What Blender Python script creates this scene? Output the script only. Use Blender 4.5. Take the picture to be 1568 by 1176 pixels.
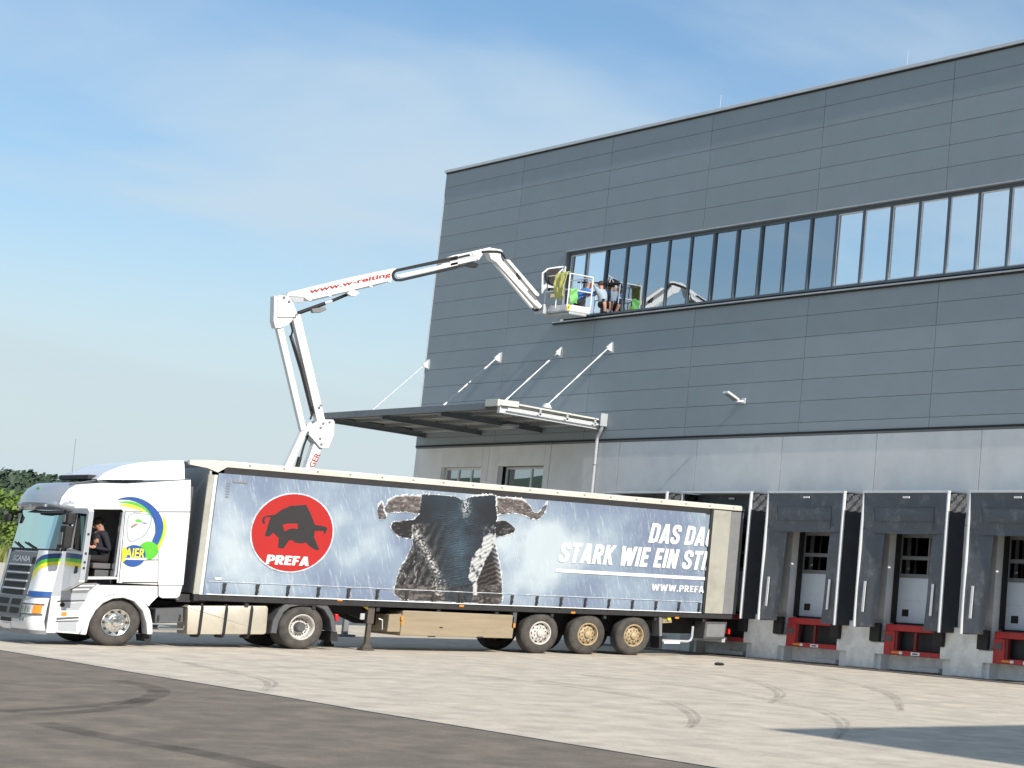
import bpy, bmesh, math, random
from mathutils import Vector, Matrix, noise
random.seed(7)
sc = bpy.context.scene
for o in list(bpy.data.objects): bpy.data.objects.remove(o)
# ------------------------------------------------------------------ camera
CAM = Vector((59.922, -31.902, 1.964))
cd = bpy.data.cameras.new('camera'); cam = bpy.data.objects.new('camera', cd); sc.collection.objects.link(cam)
Rr, Uu, Fw = Vector((0.7568, 0.6517, 0.0504)), Vector((0.0590, -0.1452, 0.9876)), Vector((-0.6510, 0.7444, 0.1483))
Fw.normalize(); Rr = (Rr - Fw * Rr.dot(Fw)).normalized(); Uu = Rr.cross(Fw)
cam.matrix_world = Matrix.Translation(CAM) @ Matrix((Rr, Uu, -Fw)).transposed().to_4x4()
cd.sensor_fit = 'HORIZONTAL'; cd.sensor_width = 36.0
cd.lens = 2917.1 / 1568 * 36
cd.shift_x = (784 - 1877.03) / 1568
cd.shift_y = (495.85 - 588) / 1568
cd.clip_start = 0.5; cd.clip_end = 6000
sc.camera = cam
# ------------------------------------------------------------------ daylight
SUN_EL, SUN_AZ = math.radians(33), math.radians(-2.8)          # azimuth measured from +X
S = Vector((math.cos(SUN_EL) * math.cos(SUN_AZ), math.cos(SUN_EL) * math.sin(SUN_AZ), math.sin(SUN_EL)))
sl = bpy.data.lights.new('sun', 'SUN'); sl.energy = 3.9; sl.angle = math.radians(0.5); sl.color = (1.0, 0.94, 0.85)
so = bpy.data.objects.new('sun', sl); sc.collection.objects.link(so)
so.rotation_euler = S.to_track_quat('Z', 'Y').to_euler(); so.location = (40, -10, 60)
w = bpy.data.worlds.new('World'); sc.world = w; w.use_nodes = True
nt = w.node_tree; N = nt.nodes; Lk = nt.links; N.clear()
out = N.new('ShaderNodeOutputWorld'); bg = N.new('ShaderNodeBackground'); Lk.new(bg.outputs[0], out.inputs[0])
bg.inputs[1].default_value = 0.105
sky = N.new('ShaderNodeTexSky'); sky.sky_type = 'NISHITA'; sky.sun_disc = False
sky.sun_elevation = SUN_EL; sky.sun_rotation = math.radians(90) - SUN_AZ
sky.air_density = 1.0; sky.dust_density = 0.6; sky.ozone_density = 1.4; sky.altitude = 200
CLOUD_LOC = (1.3, 0.4, 0)
tc = N.new('ShaderNodeTexCoord'); sx = N.new('ShaderNodeSeparateXYZ'); Lk.new(tc.outputs['Generated'], sx.inputs[0])
def wm(op, a, b=None, c=None):
    n = N.new('ShaderNodeMath'); n.operation = op
    for i, v in enumerate((a, b, c)):
        if v is None: continue
        if isinstance(v, (int, float)): n.inputs[i].default_value = v
        else: Lk.new(v, n.inputs[i])
    return n.outputs[0]
zz = wm('ADD', wm('MAXIMUM', sx.outputs[2], 0.0), 0.12)
cx = N.new('ShaderNodeCombineXYZ'); Lk.new(wm('DIVIDE', sx.outputs[0], zz), cx.inputs[0]); Lk.new(wm('DIVIDE', sx.outputs[1], zz), cx.inputs[1])
mp = N.new('ShaderNodeMapping'); mp.inputs['Rotation'].default_value = (0, 0, math.radians(24)); mp.inputs['Scale'].default_value = (0.62, 0.30, 1); mp.inputs['Location'].default_value = CLOUD_LOC
Lk.new(cx.outputs[0], mp.inputs[0])
n1 = N.new('ShaderNodeTexNoise'); n1.inputs['Scale'].default_value = 1.5; n1.inputs['Detail'].default_value = 8; n1.inputs['Roughness'].default_value = 0.5; n1.inputs['Distortion'].default_value = 0.7
Lk.new(mp.outputs[0], n1.inputs['Vector'])
rp = N.new('ShaderNodeMapRange'); rp.interpolation_type = 'SMOOTHSTEP'; rp.inputs[1].default_value = 0.38; rp.inputs[2].default_value = 0.66
Lk.new(n1.outputs[0], rp.inputs[0])
cl = wm('ADD', wm('MULTIPLY', rp.outputs[0], 0.68), 0.18)
hz = N.new('ShaderNodeMapRange'); hz.interpolation_type = 'SMOOTHSTEP'; hz.inputs[1].default_value = 0.20; hz.inputs[2].default_value = 0.03; hz.inputs[3].default_value = 0; hz.inputs[4].default_value = 1.0
Lk.new(sx.outputs[2], hz.inputs[0])
hs = N.new('ShaderNodeHueSaturation'); hs.inputs['Saturation'].default_value = 1.3; hs.inputs['Value'].default_value = 0.86
Lk.new(sky.outputs[0], hs.inputs['Color'])
m1 = N.new('ShaderNodeMix'); m1.data_type = 'RGBA'; m1.inputs[7].default_value = (3.95, 4.85, 5.6, 1)
Lk.new(cl, m1.inputs[0]); Lk.new(hs.outputs[0], m1.inputs[6])
m2 = N.new('ShaderNodeMix'); m2.data_type = 'RGBA'; m2.inputs[7].default_value = (4.2, 4.95, 5.25, 1)
Lk.new(hz.outputs[0], m2.inputs[0]); Lk.new(m1.outputs[2], m2.inputs[6])
Lk.new(m2.outputs[2], bg.inputs[0])
vs = sc.view_settings; sc.display_settings.display_device = 'sRGB'
vs.view_transform = 'Standard'; vs.look = 'None'; vs.gamma = 1; vs.use_curve_mapping = False; vs.exposure = 0.5

# ------------------------------------------------------------------ materials
def lin(r, g, b):
    f = lambda c: (c / 255 / 12.92) if c <= 10.3 else ((c / 255 + 0.055) / 1.055) ** 2.4
    return (f(r), f(g), f(b))
def mat(name, col, rough=0.6, metal=0.0, var=0.12, scale=6.0, bump=0.0, bscale=None, stretch=(1, 1, 1), rand=0.0, dirt=None, dscale=1.2, dmin=0.5, dmax=0.75, spec=0.5, coat=0.0, ramp=None):
    m = bpy.data.materials.new(name); m.use_nodes = True
    t = m.node_tree; n = t.nodes; l = t.links
    p = n['Principled BSDF']; p.inputs['Roughness'].default_value = rough; p.inputs['Metallic'].default_value = metal
    p.inputs['Specular IOR Level'].default_value = spec; p.inputs['Coat Weight'].default_value = coat; p.inputs['Coat Roughness'].default_value = 0.08
    g = n.new('ShaderNodeNewGeometry'); mpn = n.new('ShaderNodeMapping'); mpn.inputs['Scale'].default_value = stretch
    l.new(g.outputs['Position'], mpn.inputs[0])
    nz = n.new('ShaderNodeTexNoise'); nz.inputs['Scale'].default_value = scale; nz.inputs['Detail'].default_value = 6; nz.inputs['Roughness'].default_value = 0.6
    l.new(mpn.outputs[0], nz.inputs['Vector'])
    mr = n.new('ShaderNodeMapRange'); mr.inputs[1].default_value = 0.25; mr.inputs[2].default_value = 0.75; mr.inputs[3].default_value = 1 - var; mr.inputs[4].default_value = 1 + var
    l.new(nz.outputs[0], mr.inputs[0])
    v = mr.outputs[0]
    if rand:
        oi = n.new('ShaderNodeObjectInfo'); r2 = n.new('ShaderNodeMapRange'); r2.inputs[3].default_value = 1 - rand; r2.inputs[4].default_value = 1 + rand
        l.new(oi.outputs['Random'], r2.inputs[0]); mm = n.new('ShaderNodeMath'); mm.operation = 'MULTIPLY'; l.new(v, mm.inputs[0]); l.new(r2.outputs[0], mm.inputs[1]); v = mm.outputs[0]
    vm = n.new('ShaderNodeVectorMath'); vm.operation = 'SCALE'; vm.inputs[0].default_value = col; l.new(v, vm.inputs['Scale'])
    c = vm.outputs[0]
    if dirt:
        n2 = n.new('ShaderNodeTexNoise'); n2.inputs['Scale'].default_value = dscale; n2.inputs['Detail'].default_value = 8; n2.inputs['Roughness'].default_value = 0.65
        l.new(mpn.outputs[0], n2.inputs['Vector'])
        d = n.new('ShaderNodeMapRange'); d.inputs[1].default_value = dmin; d.inputs[2].default_value = dmax; l.new(n2.outputs[0], d.inputs[0])
        mx = n.new('ShaderNodeMix'); mx.data_type = 'RGBA'; l.new(d.outputs[0], mx.inputs[0]); l.new(c, mx.inputs[6]); mx.inputs[7].default_value = (*dirt, 1)
        c = mx.outputs[2]
    l.new(c, p.inputs['Base Color'])
    if bump:
        b = n.new('ShaderNodeBump'); b.inputs['Strength'].default_value = bump; b.inputs['Distance'].default_value = 0.02
        n3 = n.new('ShaderNodeTexNoise'); n3.inputs['Scale'].default_value = bscale or scale * 4; n3.inputs['Detail'].default_value = 5
        l.new(mpn.outputs[0], n3.inputs['Vector']); l.new(n3.outputs[0], b.inputs['Height']); l.new(b.outputs[0], p.inputs['Normal'])
    return m
def glassmat(name, gloss, tint=(0.5, 0.55, 0.55), gcol=(1, 1, 1), rough=0.0):
    m = bpy.data.materials.new(name); m.use_nodes = True; t = m.node_tree; n = t.nodes; l = t.links; n.clear()
    o = n.new('ShaderNodeOutputMaterial'); mx = n.new('ShaderNodeMixShader'); tr = n.new('ShaderNodeBsdfTransparent'); tr.inputs[0].default_value = (*tint, 1)
    g = n.new('ShaderNodeBsdfGlossy'); g.inputs['Roughness'].default_value = rough; g.inputs[0].default_value = (*gcol, 1)
    lw = n.new('ShaderNodeLayerWeight'); lw.inputs[0].default_value = 0.35
    mr = n.new('ShaderNodeMapRange'); mr.inputs[3].default_value = gloss; mr.inputs[4].default_value = 1.0; l.new(lw.outputs['Fresnel'], mr.inputs[0])
    l.new(mr.outputs[0], mx.inputs[0]); l.new(tr.outputs[0], mx.inputs[1]); l.new(g.outputs[0], mx.inputs[2]); l.new(mx.outputs[0], o.inputs[0])
    return m
MT = {}
MT['cladding'] = mat('anthracite_cladding', (0.305, 0.352, 0.382), 0.55, 0.0, 0.045, 0.9, rand=0.03, spec=0.35)
MT['joint'] = mat('dark_joint', (0.085, 0.098, 0.11), 0.8)
MT['precast'] = mat('precast_concrete', (0.76, 0.765, 0.76), 0.85, var=0.07, scale=1.3, bump=0.12, bscale=20, rand=0.035, dirt=(0.63, 0.635, 0.63), dscale=0.8, dmin=0.5, dmax=0.85)
MT['pier'] = mat('pier_concrete', (0.80, 0.80, 0.77), 0.9, var=0.14, scale=5, bump=0.25, bscale=30, dirt=(0.56, 0.555, 0.53), dscale=2.2, dmin=0.48, dmax=0.8)
MT['alu'] = mat('bright_aluminium', (0.72, 0.74, 0.76), 0.45, 0.3, 0.05, 3)
MT['mullion'] = mat('grey_frame', (0.10, 0.125, 0.15), 0.45, 0.0, 0.05, 3)
MT['white_frame'] = mat('white_frame', (0.62, 0.64, 0.65), 0.45, 0, 0.05, 3)
MT['steel'] = mat('galvanised_steel', (0.52, 0.54, 0.56), 0.45, 0.35, 0.10, 7)
MT['greysteel'] = mat('painted_grey_steel', (0.20, 0.22, 0.235), 0.55, 0, 0.08, 4)
MT['canopysoffit'] = mat('canopy_sheet', (0.52, 0.52, 0.48), 0.7, 0, 0.12, 3)
MT['cream'] = mat('cream_panel', (0.66, 0.65, 0.58), 0.6, 0, 0.08, 4)
MT['blackfab'] = mat('black_curtain_fabric', (0.030, 0.034, 0.042), 0.62, 0, 0.2, 2.5, bump=0.3, bscale=3)
MT['greyfab'] = mat('grey_curtain_fabric', (0.080, 0.092, 0.108), 0.6, 0, 0.15, 1.6, bump=0.25, bscale=3, dirt=(0.20, 0.21, 0.22), dscale=3.0, dmin=0.54, dmax=0.78)
MT['whitestripe'] = mat('white_marker', (0.82, 0.83, 0.84), 0.6, 0, 0.04, 6)
MT['doorgrey'] = mat('door_panel_grey', (0.62, 0.68, 0.74), 0.5, 0, 0.05, 3)
MT['red'] = mat('leveller_red', (0.42, 0.018, 0.02), 0.5, 0, 0.2, 5, dirt=(0.10, 0.015, 0.015), dscale=3)
MT['darkred'] = mat('leveller_dark_red', (0.16, 0.012, 0.014), 0.6, 0, 0.2, 5)
MT['black'] = mat('black_rubber', (0.018, 0.018, 0.019), 0.75, 0, 0.25, 8)
MT['dark'] = mat('dark_chassis', (0.022, 0.022, 0.024), 0.7, 0, 0.3, 4)
MT['darkgrey'] = mat('dark_grey_plastic', (0.085, 0.088, 0.095), 0.6, 0, 0.15, 6)
MT['midgrey'] = mat('mid_grey_plastic', (0.20, 0.205, 0.21), 0.5, 0, 0.12, 6)
MT['yellow'] = mat('yellow_paint', (0.72, 0.60, 0.03), 0.5)
MT['orange'] = mat('orange_lens', (0.75, 0.26, 0.03), 0.3, 0, 0.05)
MT['redlens'] = mat('red_lens', (0.6, 0.02, 0.02), 0.3)
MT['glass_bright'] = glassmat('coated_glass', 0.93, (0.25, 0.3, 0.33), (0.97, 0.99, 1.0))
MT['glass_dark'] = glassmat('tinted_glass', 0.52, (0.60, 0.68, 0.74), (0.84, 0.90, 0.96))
MT['glass_win'] = glassmat('window_glass', 0.5, (0.3, 0.33, 0.33), (0.8, 0.85, 0.85))
MT['glass_door'] = glassmat('door_glass', 0.05, (0.28, 0.3, 0.32))
MT['windscreen'] = glassmat('windscreen_glass', 0.28, (0.45, 0.55, 0.52), (0.62, 0.78, 0.74))

GLYPH = {
 'D': (.56, [[(.1,0),(.1,1)], [(.1,.9),(.3,.9),(.42,.85),(.46,.72),(.46,.28),(.42,.15),(.3,.1),(.1,.1)]]),
 'A': (.60, [[(.09,0),(.28,1)], [(.51,0),(.32,1)], [(.17,.25),(.43,.25)]]),
 'S': (.54, [[(.45,.66),(.45,.76),(.42,.85),(.34,.9),(.2,.9),(.12,.85),(.1,.76),(.1,.68),(.15,.58),(.4,.42),(.45,.32),(.45,.24),(.42,.15),(.34,.1),(.2,.1),(.12,.15),(.09,.24),(.09,.34)]]),
 'C': (.54, [[(.45,.64),(.45,.76),(.42,.85),(.34,.9),(.21,.9),(.13,.85),(.1,.76),(.1,.24),(.13,.15),(.21,.1),(.34,.1),(.42,.15),(.45,.24),(.45,.36)]]),
 'H': (.54, [[(.1,0),(.1,1)], [(.44,0),(.44,1)], [(.1,.5),(.44,.5)]]),
 'T': (.50, [[(0,.9),(.5,.9)], [(.25,0),(.25,.82)]]),
 'R': (.54, [[(.1,0),(.1,1)], [(.1,.9),(.3,.9),(.4,.84),(.43,.74),(.43,.64),(.4,.54),(.3,.48),(.1,.48)], [(.26,.46),(.45,0)]]),
 'K': (.56, [[(.1,0),(.1,1)], [(.46,1),(.16,.46)], [(.22,.58),(.47,0)]]),
 'W': (.86, [[(.09,1),(.23,0)], [(.25,0),(.42,.92)], [(.44,.92),(.61,0)], [(.63,0),(.77,1)]]),
 'I': (.20, [[(.1,0),(.1,1)]]),
 'E': (.45, [[(.1,0),(.1,1)], [(.1,.9),(.44,.9)], [(.1,.51),(.40,.51)], [(.1,.1),(.44,.1)]]),
 'N': (.56, [[(.1,0),(.1,1)], [(.12,.96),(.44,.04)], [(.46,0),(.46,1)]]),
 'P': (.52, [[(.1,0),(.1,1)], [(.1,.9),(.3,.9),(.4,.84),(.43,.74),(.43,.6),(.4,.5),(.3,.44),(.1,.44)]]),
 'F': (.43, [[(.1,0),(.1,1)], [(.1,.9),(.43,.9)], [(.1,.48),(.38,.48)]]),
 '.': (.20, [[(.1,0),(.1,.2)]]), ' ': (.20, [])}
def blocktext(s, name, m, parent, x, y0, y1, z0, z1, wt=.2, shear=.16, gap=.075, cut=None, lines=None):
    """bold block letters printed on a plane x = const, running along +Y"""
    tot = sum(GLYPH[c][0] + gap for c in s) - gap; sc_x = (y1 - y0) / tot; h = z1 - z0; b = B(); cur_ = 0; k = 0
    for c in s:
        wd, strokes = GLYPH[c]
        for st in strokes:
            P = [Vector((cur_ + px, py, 0)) for px, py in st]; n = len(P); L = []; R_ = []
            for i in range(n):
                d0 = (P[i] - P[i - 1]).normalized() if i else (P[1] - P[0]).normalized(); d1 = (P[i + 1] - P[i]).normalized() if i < n - 1 else d0
                t = (d0 + d1).normalized(); nn = Vector((-t.y, t.x, 0)); q = wt / 2 / max(.5, nn.dot(Vector((-d0.y, d0.x, 0))))
                if n == 2 and abs(d0.x) > .05 and abs(d0.y) > .05: nn = Vector((-1, 0, 0)) if d0.y > 0 else Vector((1, 0, 0)); q = wt / 2 * 1.04
                L.append(P[i] + nn * q); R_.append(P[i] - nn * q)
            k += 1
            f = lambda v: (x + .00012 * k, y0 + v.x * sc_x + (v.y - .0) * h * shear, z0 + v.y * h)
            vs = [f(v) for v in L] + [f(v) for v in R_]
            b.add(vs, [(i, n + i, n + i + 1, i + 1) for i in range(n - 1)])
        cur_ += wd + gap
    if lines: z_ = lines(0)
    if lines: b.v = [Vector((v.x, v.y, v.z + lines(v.y))) for v in b.v]
    if cut is not None:
        me = bpy.data.meshes.new('t'); me.from_pydata(b.v, [], b.f); bm = bmesh.new(); bm.from_mesh(me)
        bmesh.ops.bisect_plane(bm, geom=bm.verts[:] + bm.edges[:] + bm.faces[:], plane_co=(0, cut, 0), plane_no=(0, 1, 0), clear_outer=True)
        bm.to_mesh(me); bm.free(); b = B(); b.add([v.co.copy() for v in me.vertices], [tuple(p.vertices) for p in me.polygons]); bpy.data.meshes.remove(me)
    return b.build(name, m, parent)
# ------------------------------------------------------------------ mesh builder and object helpers
ORI = {}
def thing(name, label, cat, loc=(0, 0, 0), group=None):
    o = bpy.data.objects.new(name, None); sc.collection.objects.link(o); o.empty_display_size = 0.2
    o.location = loc; ORI[o] = Vector(loc); o['label'] = label; o['category'] = cat
    if group: o['group'] = group
    return o
def tag(o, label, cat, group=None):
    o['label'] = label; o['category'] = cat
    if group: o['group'] = group
    return o
class B:
    def __init__(s): s.v = []; s.f = []; s.m = []; s.mi = 0
    def add(s, vs, fs):
        k = len(s.v); s.v += [Vector(v) for v in vs]
        for f in fs: s.f.append(tuple(i + k for i in f)); s.m.append(s.mi)
        return s
    def box(s, a, b):
        x0, y0, z0 = a; x1, y1, z1 = b
        if x0 > x1: x0, x1 = x1, x0
        if y0 > y1: y0, y1 = y1, y0
        if z0 > z1: z0, z1 = z1, z0
        return s.add([(x0, y0, z0), (x1, y0, z0), (x1, y1, z0), (x0, y1, z0), (x0, y0, z1), (x1, y0, z1), (x1, y1, z1), (x0, y1, z1)],
                     [(0, 3, 2, 1), (4, 5, 6, 7), (0, 1, 5, 4), (1, 2, 6, 5), (2, 3, 7, 6), (3, 0, 4, 7)])
    def prism(s, pts, ax, d0, d1):          # polygon extruded along an axis
        n = len(pts)
        def P(p, d): return (d, p[0], p[1]) if ax == 'x' else (p[0], d, p[1]) if ax == 'y' else (p[0], p[1], d)
        A = sum(pts[i][0] * pts[(i + 1) % n][1] - pts[(i + 1) % n][0] * pts[i][1] for i in range(n))
        if A < 0: pts = pts[::-1]
        if (d1 < d0): d0, d1 = d1, d0
        vs = [P(p, d0) for p in pts] + [P(p, d1) for p in pts]
        top = tuple(range(n, 2 * n)); bot = tuple(range(n - 1, -1, -1)); fs = [top, bot] + [(i, (i + 1) % n, n + (i + 1) % n, n + i) for i in range(n)]
        if ax == 'y': fs = [f[::-1] for f in fs]
        return s.add(vs, fs)
    def bar(s, p, q, a, b, up=(0, 0, 1)):    # rectangular bar between two points; a across, b along 'up'
        p, q = Vector(p), Vector(q); d = (q - p).normalized(); r = d.cross(Vector(up))
        if r.length < 1e-4: r = d.cross(Vector((1, 0, 0)))
        r.normalize(); u = r.cross(d)
        vs = [e + r * (i * a / 2) + u * (j * b / 2) for e in (p, q) for i, j in ((-1, -1), (1, -1), (1, 1), (-1, 1))]
        return s.add(vs, [(0, 1, 2, 3), (7, 6, 5, 4), (0, 4, 5, 1), (1, 5, 6, 2), (2, 6, 7, 3), (3, 7, 4, 0)])
    def tube(s, pts, r, n=8, r1=None):
        pts = [Vector(p) for p in pts]; k = len(pts); rings = []
        prev = None
        for i, p in enumerate(pts):
            d = (pts[min(i + 1, k - 1)] - pts[max(i - 1, 0)]).normalized()
            if prev is None: a = d.orthogonal().normalized()
            else:
                a = prev - d * prev.dot(d)
                a = a.normalized() if a.length > 1e-6 else d.orthogonal().normalized()
            prev = a; b = d.cross(a)
            rr = r if r1 is None else r + (r1 - r) * i / max(1, k - 1)
            rings.append([p + (a * math.cos(t) + b * math.sin(t)) * rr for t in (2 * math.pi * j / n for j in range(n))])
        vs = [v for g in rings for v in g]; fs = [tuple(range(n - 1, -1, -1)), tuple(range((k - 1) * n, k * n))]
        for i in range(k - 1):
            for j in range(n): fs.append((i * n + j, i * n + (j + 1) % n, (i + 1) * n + (j + 1) % n, (i + 1) * n + j))
        return s.add(vs, fs)
    def lathe(s, prof, c, ax, n=32, caps=True):     # prof: (radius, offset along axis)
        c = Vector(c); ax = Vector(ax).normalized(); a = ax.orthogonal().normalized(); b = ax.cross(a); k = len(prof)
        vs = [c + ax * h + (a * math.cos(t) + b * math.sin(t)) * r for r, h in prof for t in (2 * math.pi * j / n for j in range(n))]
        fs = [(i * n + j, i * n + (j + 1) % n, (i + 1) * n + (j + 1) % n, (i + 1) * n + j) for i in range(k - 1) for j in range(n)]
        if caps: fs += [tuple(range(n - 1, -1, -1)), tuple(range((k - 1) * n, k * n))]
        return s.add(vs, fs)
    def grid(s, fn, nu, nv):
        vs = [fn(i / nu, j / nv) for i in range(nu + 1) for j in range(nv + 1)]
        fs = [(i * (nv + 1) + j, (i + 1) * (nv + 1) + j, (i + 1) * (nv + 1) + j + 1, i * (nv + 1) + j + 1) for i in range(nu) for j in range(nv)]
        return s.add(vs, fs)
    def poly(s, pts): return s.add(pts, [tuple(range(len(pts)))])
    def ell(s, c, r, n=10, m=7):
        c = Vector(c); vs = []; fs = []
        for i in range(m + 1):
            th = math.pi * i / m
            for j in range(n):
                ph = 2 * math.pi * j / n; vs.append(c + Vector((r[0] * math.sin(th) * math.cos(ph), r[1] * math.sin(th) * math.sin(ph), r[2] * math.cos(th))))
        for i in range(m):
            for j in range(n): fs.append((i * n + j, (i + 1) * n + j, (i + 1) * n + (j + 1) % n, i * n + (j + 1) % n))
        return s.add(vs, fs)
    def build(s, name, m, parent=None, bevel=0.0, smooth=False, loc=None, kind=None, fix=False):
        o0 = ORI[parent] if parent else Vector(loc or (0, 0, 0))
        me = bpy.data.meshes.new(name); me.from_pydata([v - o0 for v in s.v], [], s.f); me.update()
        for mm in (m if isinstance(m, (list, tuple)) else [m]): me.materials.append(mm)
        if any(s.m): me.polygons.foreach_set('material_index', s.m)
        if bevel or fix:
            bm = bmesh.new(); bm.from_mesh(me)
            if fix: bmesh.ops.recalc_face_normals(bm, faces=bm.faces)
            if bevel:
                es = [e for e in bm.edges if len(e.link_faces) == 2 and e.calc_face_angle(0) > 0.6]
                bmesh.ops.bevel(bm, geom=es, offset=bevel, segments=1 if bevel < 0.02 else 2, affect='EDGES', profile=0.6)
            bm.to_mesh(me); bm.free()
        if smooth:
            me.polygons.foreach_set('use_smooth', [True] * len(me.polygons)); me.set_sharp_from_angle(angle=math.radians(38))
        ob = bpy.data.objects.new(name, me); sc.collection.objects.link(ob)
        if parent: ob.parent = parent
        else: ob.location = o0
        ORI[ob] = o0
        if kind: ob['kind'] = kind
        return ob
def inst(src, name, parent, off):
    o = bpy.data.objects.new(name, src.data); sc.collection.objects.link(o); o.parent = parent; o.location = Vector(off); ORI[o] = ORI[parent]; return o
def copy_tree(o, off, label=None):
    r = o.copy(); sc.collection.objects.link(r); r.location = o.location + Vector(off); ORI[r] = r.location.copy()
    if label: r['label'] = label
    for ch in list(o.children):
        c = ch.copy(); sc.collection.objects.link(c); c.parent = r; ORI[c] = ORI[r]
        for g in list(ch.children):
            d = g.copy(); sc.collection.objects.link(d); d.parent = c; ORI[d] = ORI[r]
    return r
def text_pts(s, bold=0.0, shear=0.0, spacing=1.0):
    cu = bpy.data.curves.new('lettering', 'FONT'); cu.body = s; cu.size = 1; cu.offset = bold; cu.shear = shear; cu.space_character = spacing; cu.fill_mode = 'FRONT'; cu.resolution_u = 4
    o = bpy.data.objects.new('lettering', cu); sc.collection.objects.link(o)
    me = bpy.data.meshes.new_from_object(o.evaluated_get(bpy.context.evaluated_depsgraph_get()))
    vs = [v.co.copy() for v in me.vertices]; fs = [tuple(p.vertices) for p in me.polygons]
    bpy.data.objects.remove(o); bpy.data.curves.remove(cu); bpy.data.meshes.remove(me)
    return vs, fs
def lettering(s, name, m, parent, fn, u0, u1, v0, v1, bold=0.0, shear=0.0, spacing=1.0, cut=None, ref=None):
    """flat printed words: text box mapped onto u0..u1 / v0..v1, then placed in space by fn(u, v)"""
    vs, fs = text_pts(s, bold, shear, spacing)
    rv = vs if ref is None else text_pts(ref, bold, shear, spacing)[0]
    xa, xb = min(v.x for v in vs), max(v.x for v in vs); ya, yb = min(v.y for v in rv), max(v.y for v in rv)
    b = B(); b.add([(u0 + (v.x - xa) / (xb - xa) * (u1 - u0), v0 + (v.y - ya) / (yb - ya) * (v1 - v0), 0) for v in vs], fs)
    if cut is not None:
        me = bpy.data.meshes.new('t'); me.from_pydata(b.v, [], b.f); bm = bmesh.new(); bm.from_mesh(me)
        bmesh.ops.bisect_plane(bm, geom=bm.verts[:] + bm.edges[:] + bm.faces[:], plane_co=(cut, 0, 0), plane_no=(1, 0, 0), clear_outer=True)
        bm.to_mesh(me); bm.free(); b = B(); b.add([v.co.copy() for v in me.vertices], [tuple(p.vertices) for p in me.polygons]); bpy.data.meshes.remove(me)
    b.v = [Vector(fn(v.x, v.y)) for v in b.v]
    return b.build(name, m, parent)
# ================================================================== ground
def sheet(b, poly, z): b.poly([(x, y, z) for x, y in poly])
MT['yard'] = mat('yard_concrete', (0.57, 0.508, 0.42), 0.9, var=0.19, scale=1.6, bump=0.5, bscale=14, stretch=(0.8, 1.1, 1), dirt=(0.40, 0.355, 0.295), dscale=1.4, dmin=0.45, dmax=0.72)
MT['asphalt'] = mat('asphalt', (0.20, 0.166, 0.132), 0.95, var=0.30, scale=1.8, bump=0.8, bscale=22, stretch=(0.8, 1.1, 1), dirt=(0.120, 0.101, 0.084), dscale=1.3, dmin=0.42, dmax=0.75)
MT['meadow'] = mat('meadow_ground', (0.10, 0.12, 0.035), 0.95, var=0.3, scale=0.4)
MT['tyremark'] = mat('tyre_mark', (0.235, 0.215, 0.19), 0.9, var=0.25, scale=3)
b = B(); b.grid(lambda u, v: Vector((-2600 + 5200 * u, -2600 + 5200 * v, -0.012)), 8, 8); b.build('ground', MT['meadow'], kind='structure')
b = B(); sheet(b, [(-330, -60), (95, -60), (95, 140), (-330, 140)], 0.0); yard = b.build('concrete_yard', MT['yard'], kind='structure')
edge = [(15.622,-19.096),(17.856,-19.072),(21.456,-19.109),(25.181,-19.241),(30.639,-19.311),(33.794,-19.422),(38.792,-19.479),(42.298,-19.513),(44.456,-19.546)]
edge = [(-60, edge[0][1] + 0.3)] + edge + [(90, edge[-1][1] - 1.5)]
b = B(); sheet(b, [(-60, -90), (90, -90)] + edge[::-1], 0.004); b.build('asphalt_apron', MT['asphalt'], kind='structure')
b = B()
for p, q in zip(edge, edge[1:]): b.bar((p[0], p[1], 0.007), (q[0], q[1], 0.007), 0.035, 0.006)
b.build('pavement_joint', MT['joint'], kind='structure')
def arc_strip(pts, wd):
    # smooth strip through the points
    P = [Vector((x, y, 0)) for x, y in pts]; cr = []
    for i in range(len(P) - 1):
        p0, p1, p2, p3 = P[max(i - 1, 0)], P[i], P[i + 1], P[min(i + 2, len(P) - 1)]
        for k in range(8):
            t = k / 8; cr.append(0.5 * ((2 * p1) + (-p0 + p2) * t + (2 * p0 - 5 * p1 + 4 * p2 - p3) * t * t + (-p0 + 3 * p1 - 3 * p2 + p3) * t ** 3))
    cr.append(P[-1]); L = []; R_ = []
    for i, p in enumerate(cr):
        d = (cr[min(i + 1, len(cr) - 1)] - cr[max(i - 1, 0)]).normalized(); nn = Vector((-d.y, d.x, 0)); f = min(1.0, 0.25 + 3 * min(i, len(cr) - 1 - i) / len(cr))
        L.append(p + nn * wd * f / 2); R_.append(p - nn * wd * f / 2)
    return L, R_
def fadedmark(name, col, alpha):
    m = mat(name, col, 0.9, var=0.2, scale=2); t = m.node_tree; n = t.nodes
    o = [x for x in n if x.type == 'OUTPUT_MATERIAL'][0]; p = n['Principled BSDF']; tr = n.new('ShaderNodeBsdfTransparent'); mx = n.new('ShaderNodeMixShader')
    nz = n.new('ShaderNodeTexNoise'); nz.inputs['Scale'].default_value = 1.3; nz.inputs['Detail'].default_value = 8; g = n.new('ShaderNodeNewGeometry'); t.links.new(g.outputs['Position'], nz.inputs['Vector'])
    mr = n.new('ShaderNodeMapRange'); mr.inputs[1].default_value = 0.35; mr.inputs[2].default_value = 0.65; mr.inputs[3].default_value = alpha * 0.25; mr.inputs[4].default_value = alpha; t.links.new(nz.outputs[0], mr.inputs[0])
    t.links.new(mr.outputs[0], mx.inputs[0]); t.links.new(tr.outputs[0], mx.inputs[1]); t.links.new(p.outputs[0], mx.inputs[2]); t.links.new(mx.outputs[0], o.inputs[0]); return m
mk = fadedmark('tyre_mark', (0.16, 0.15, 0.14), 0.24); mk2 = fadedmark('tyre_mark_dark', (0.05, 0.045, 0.04), 0.34)
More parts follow.
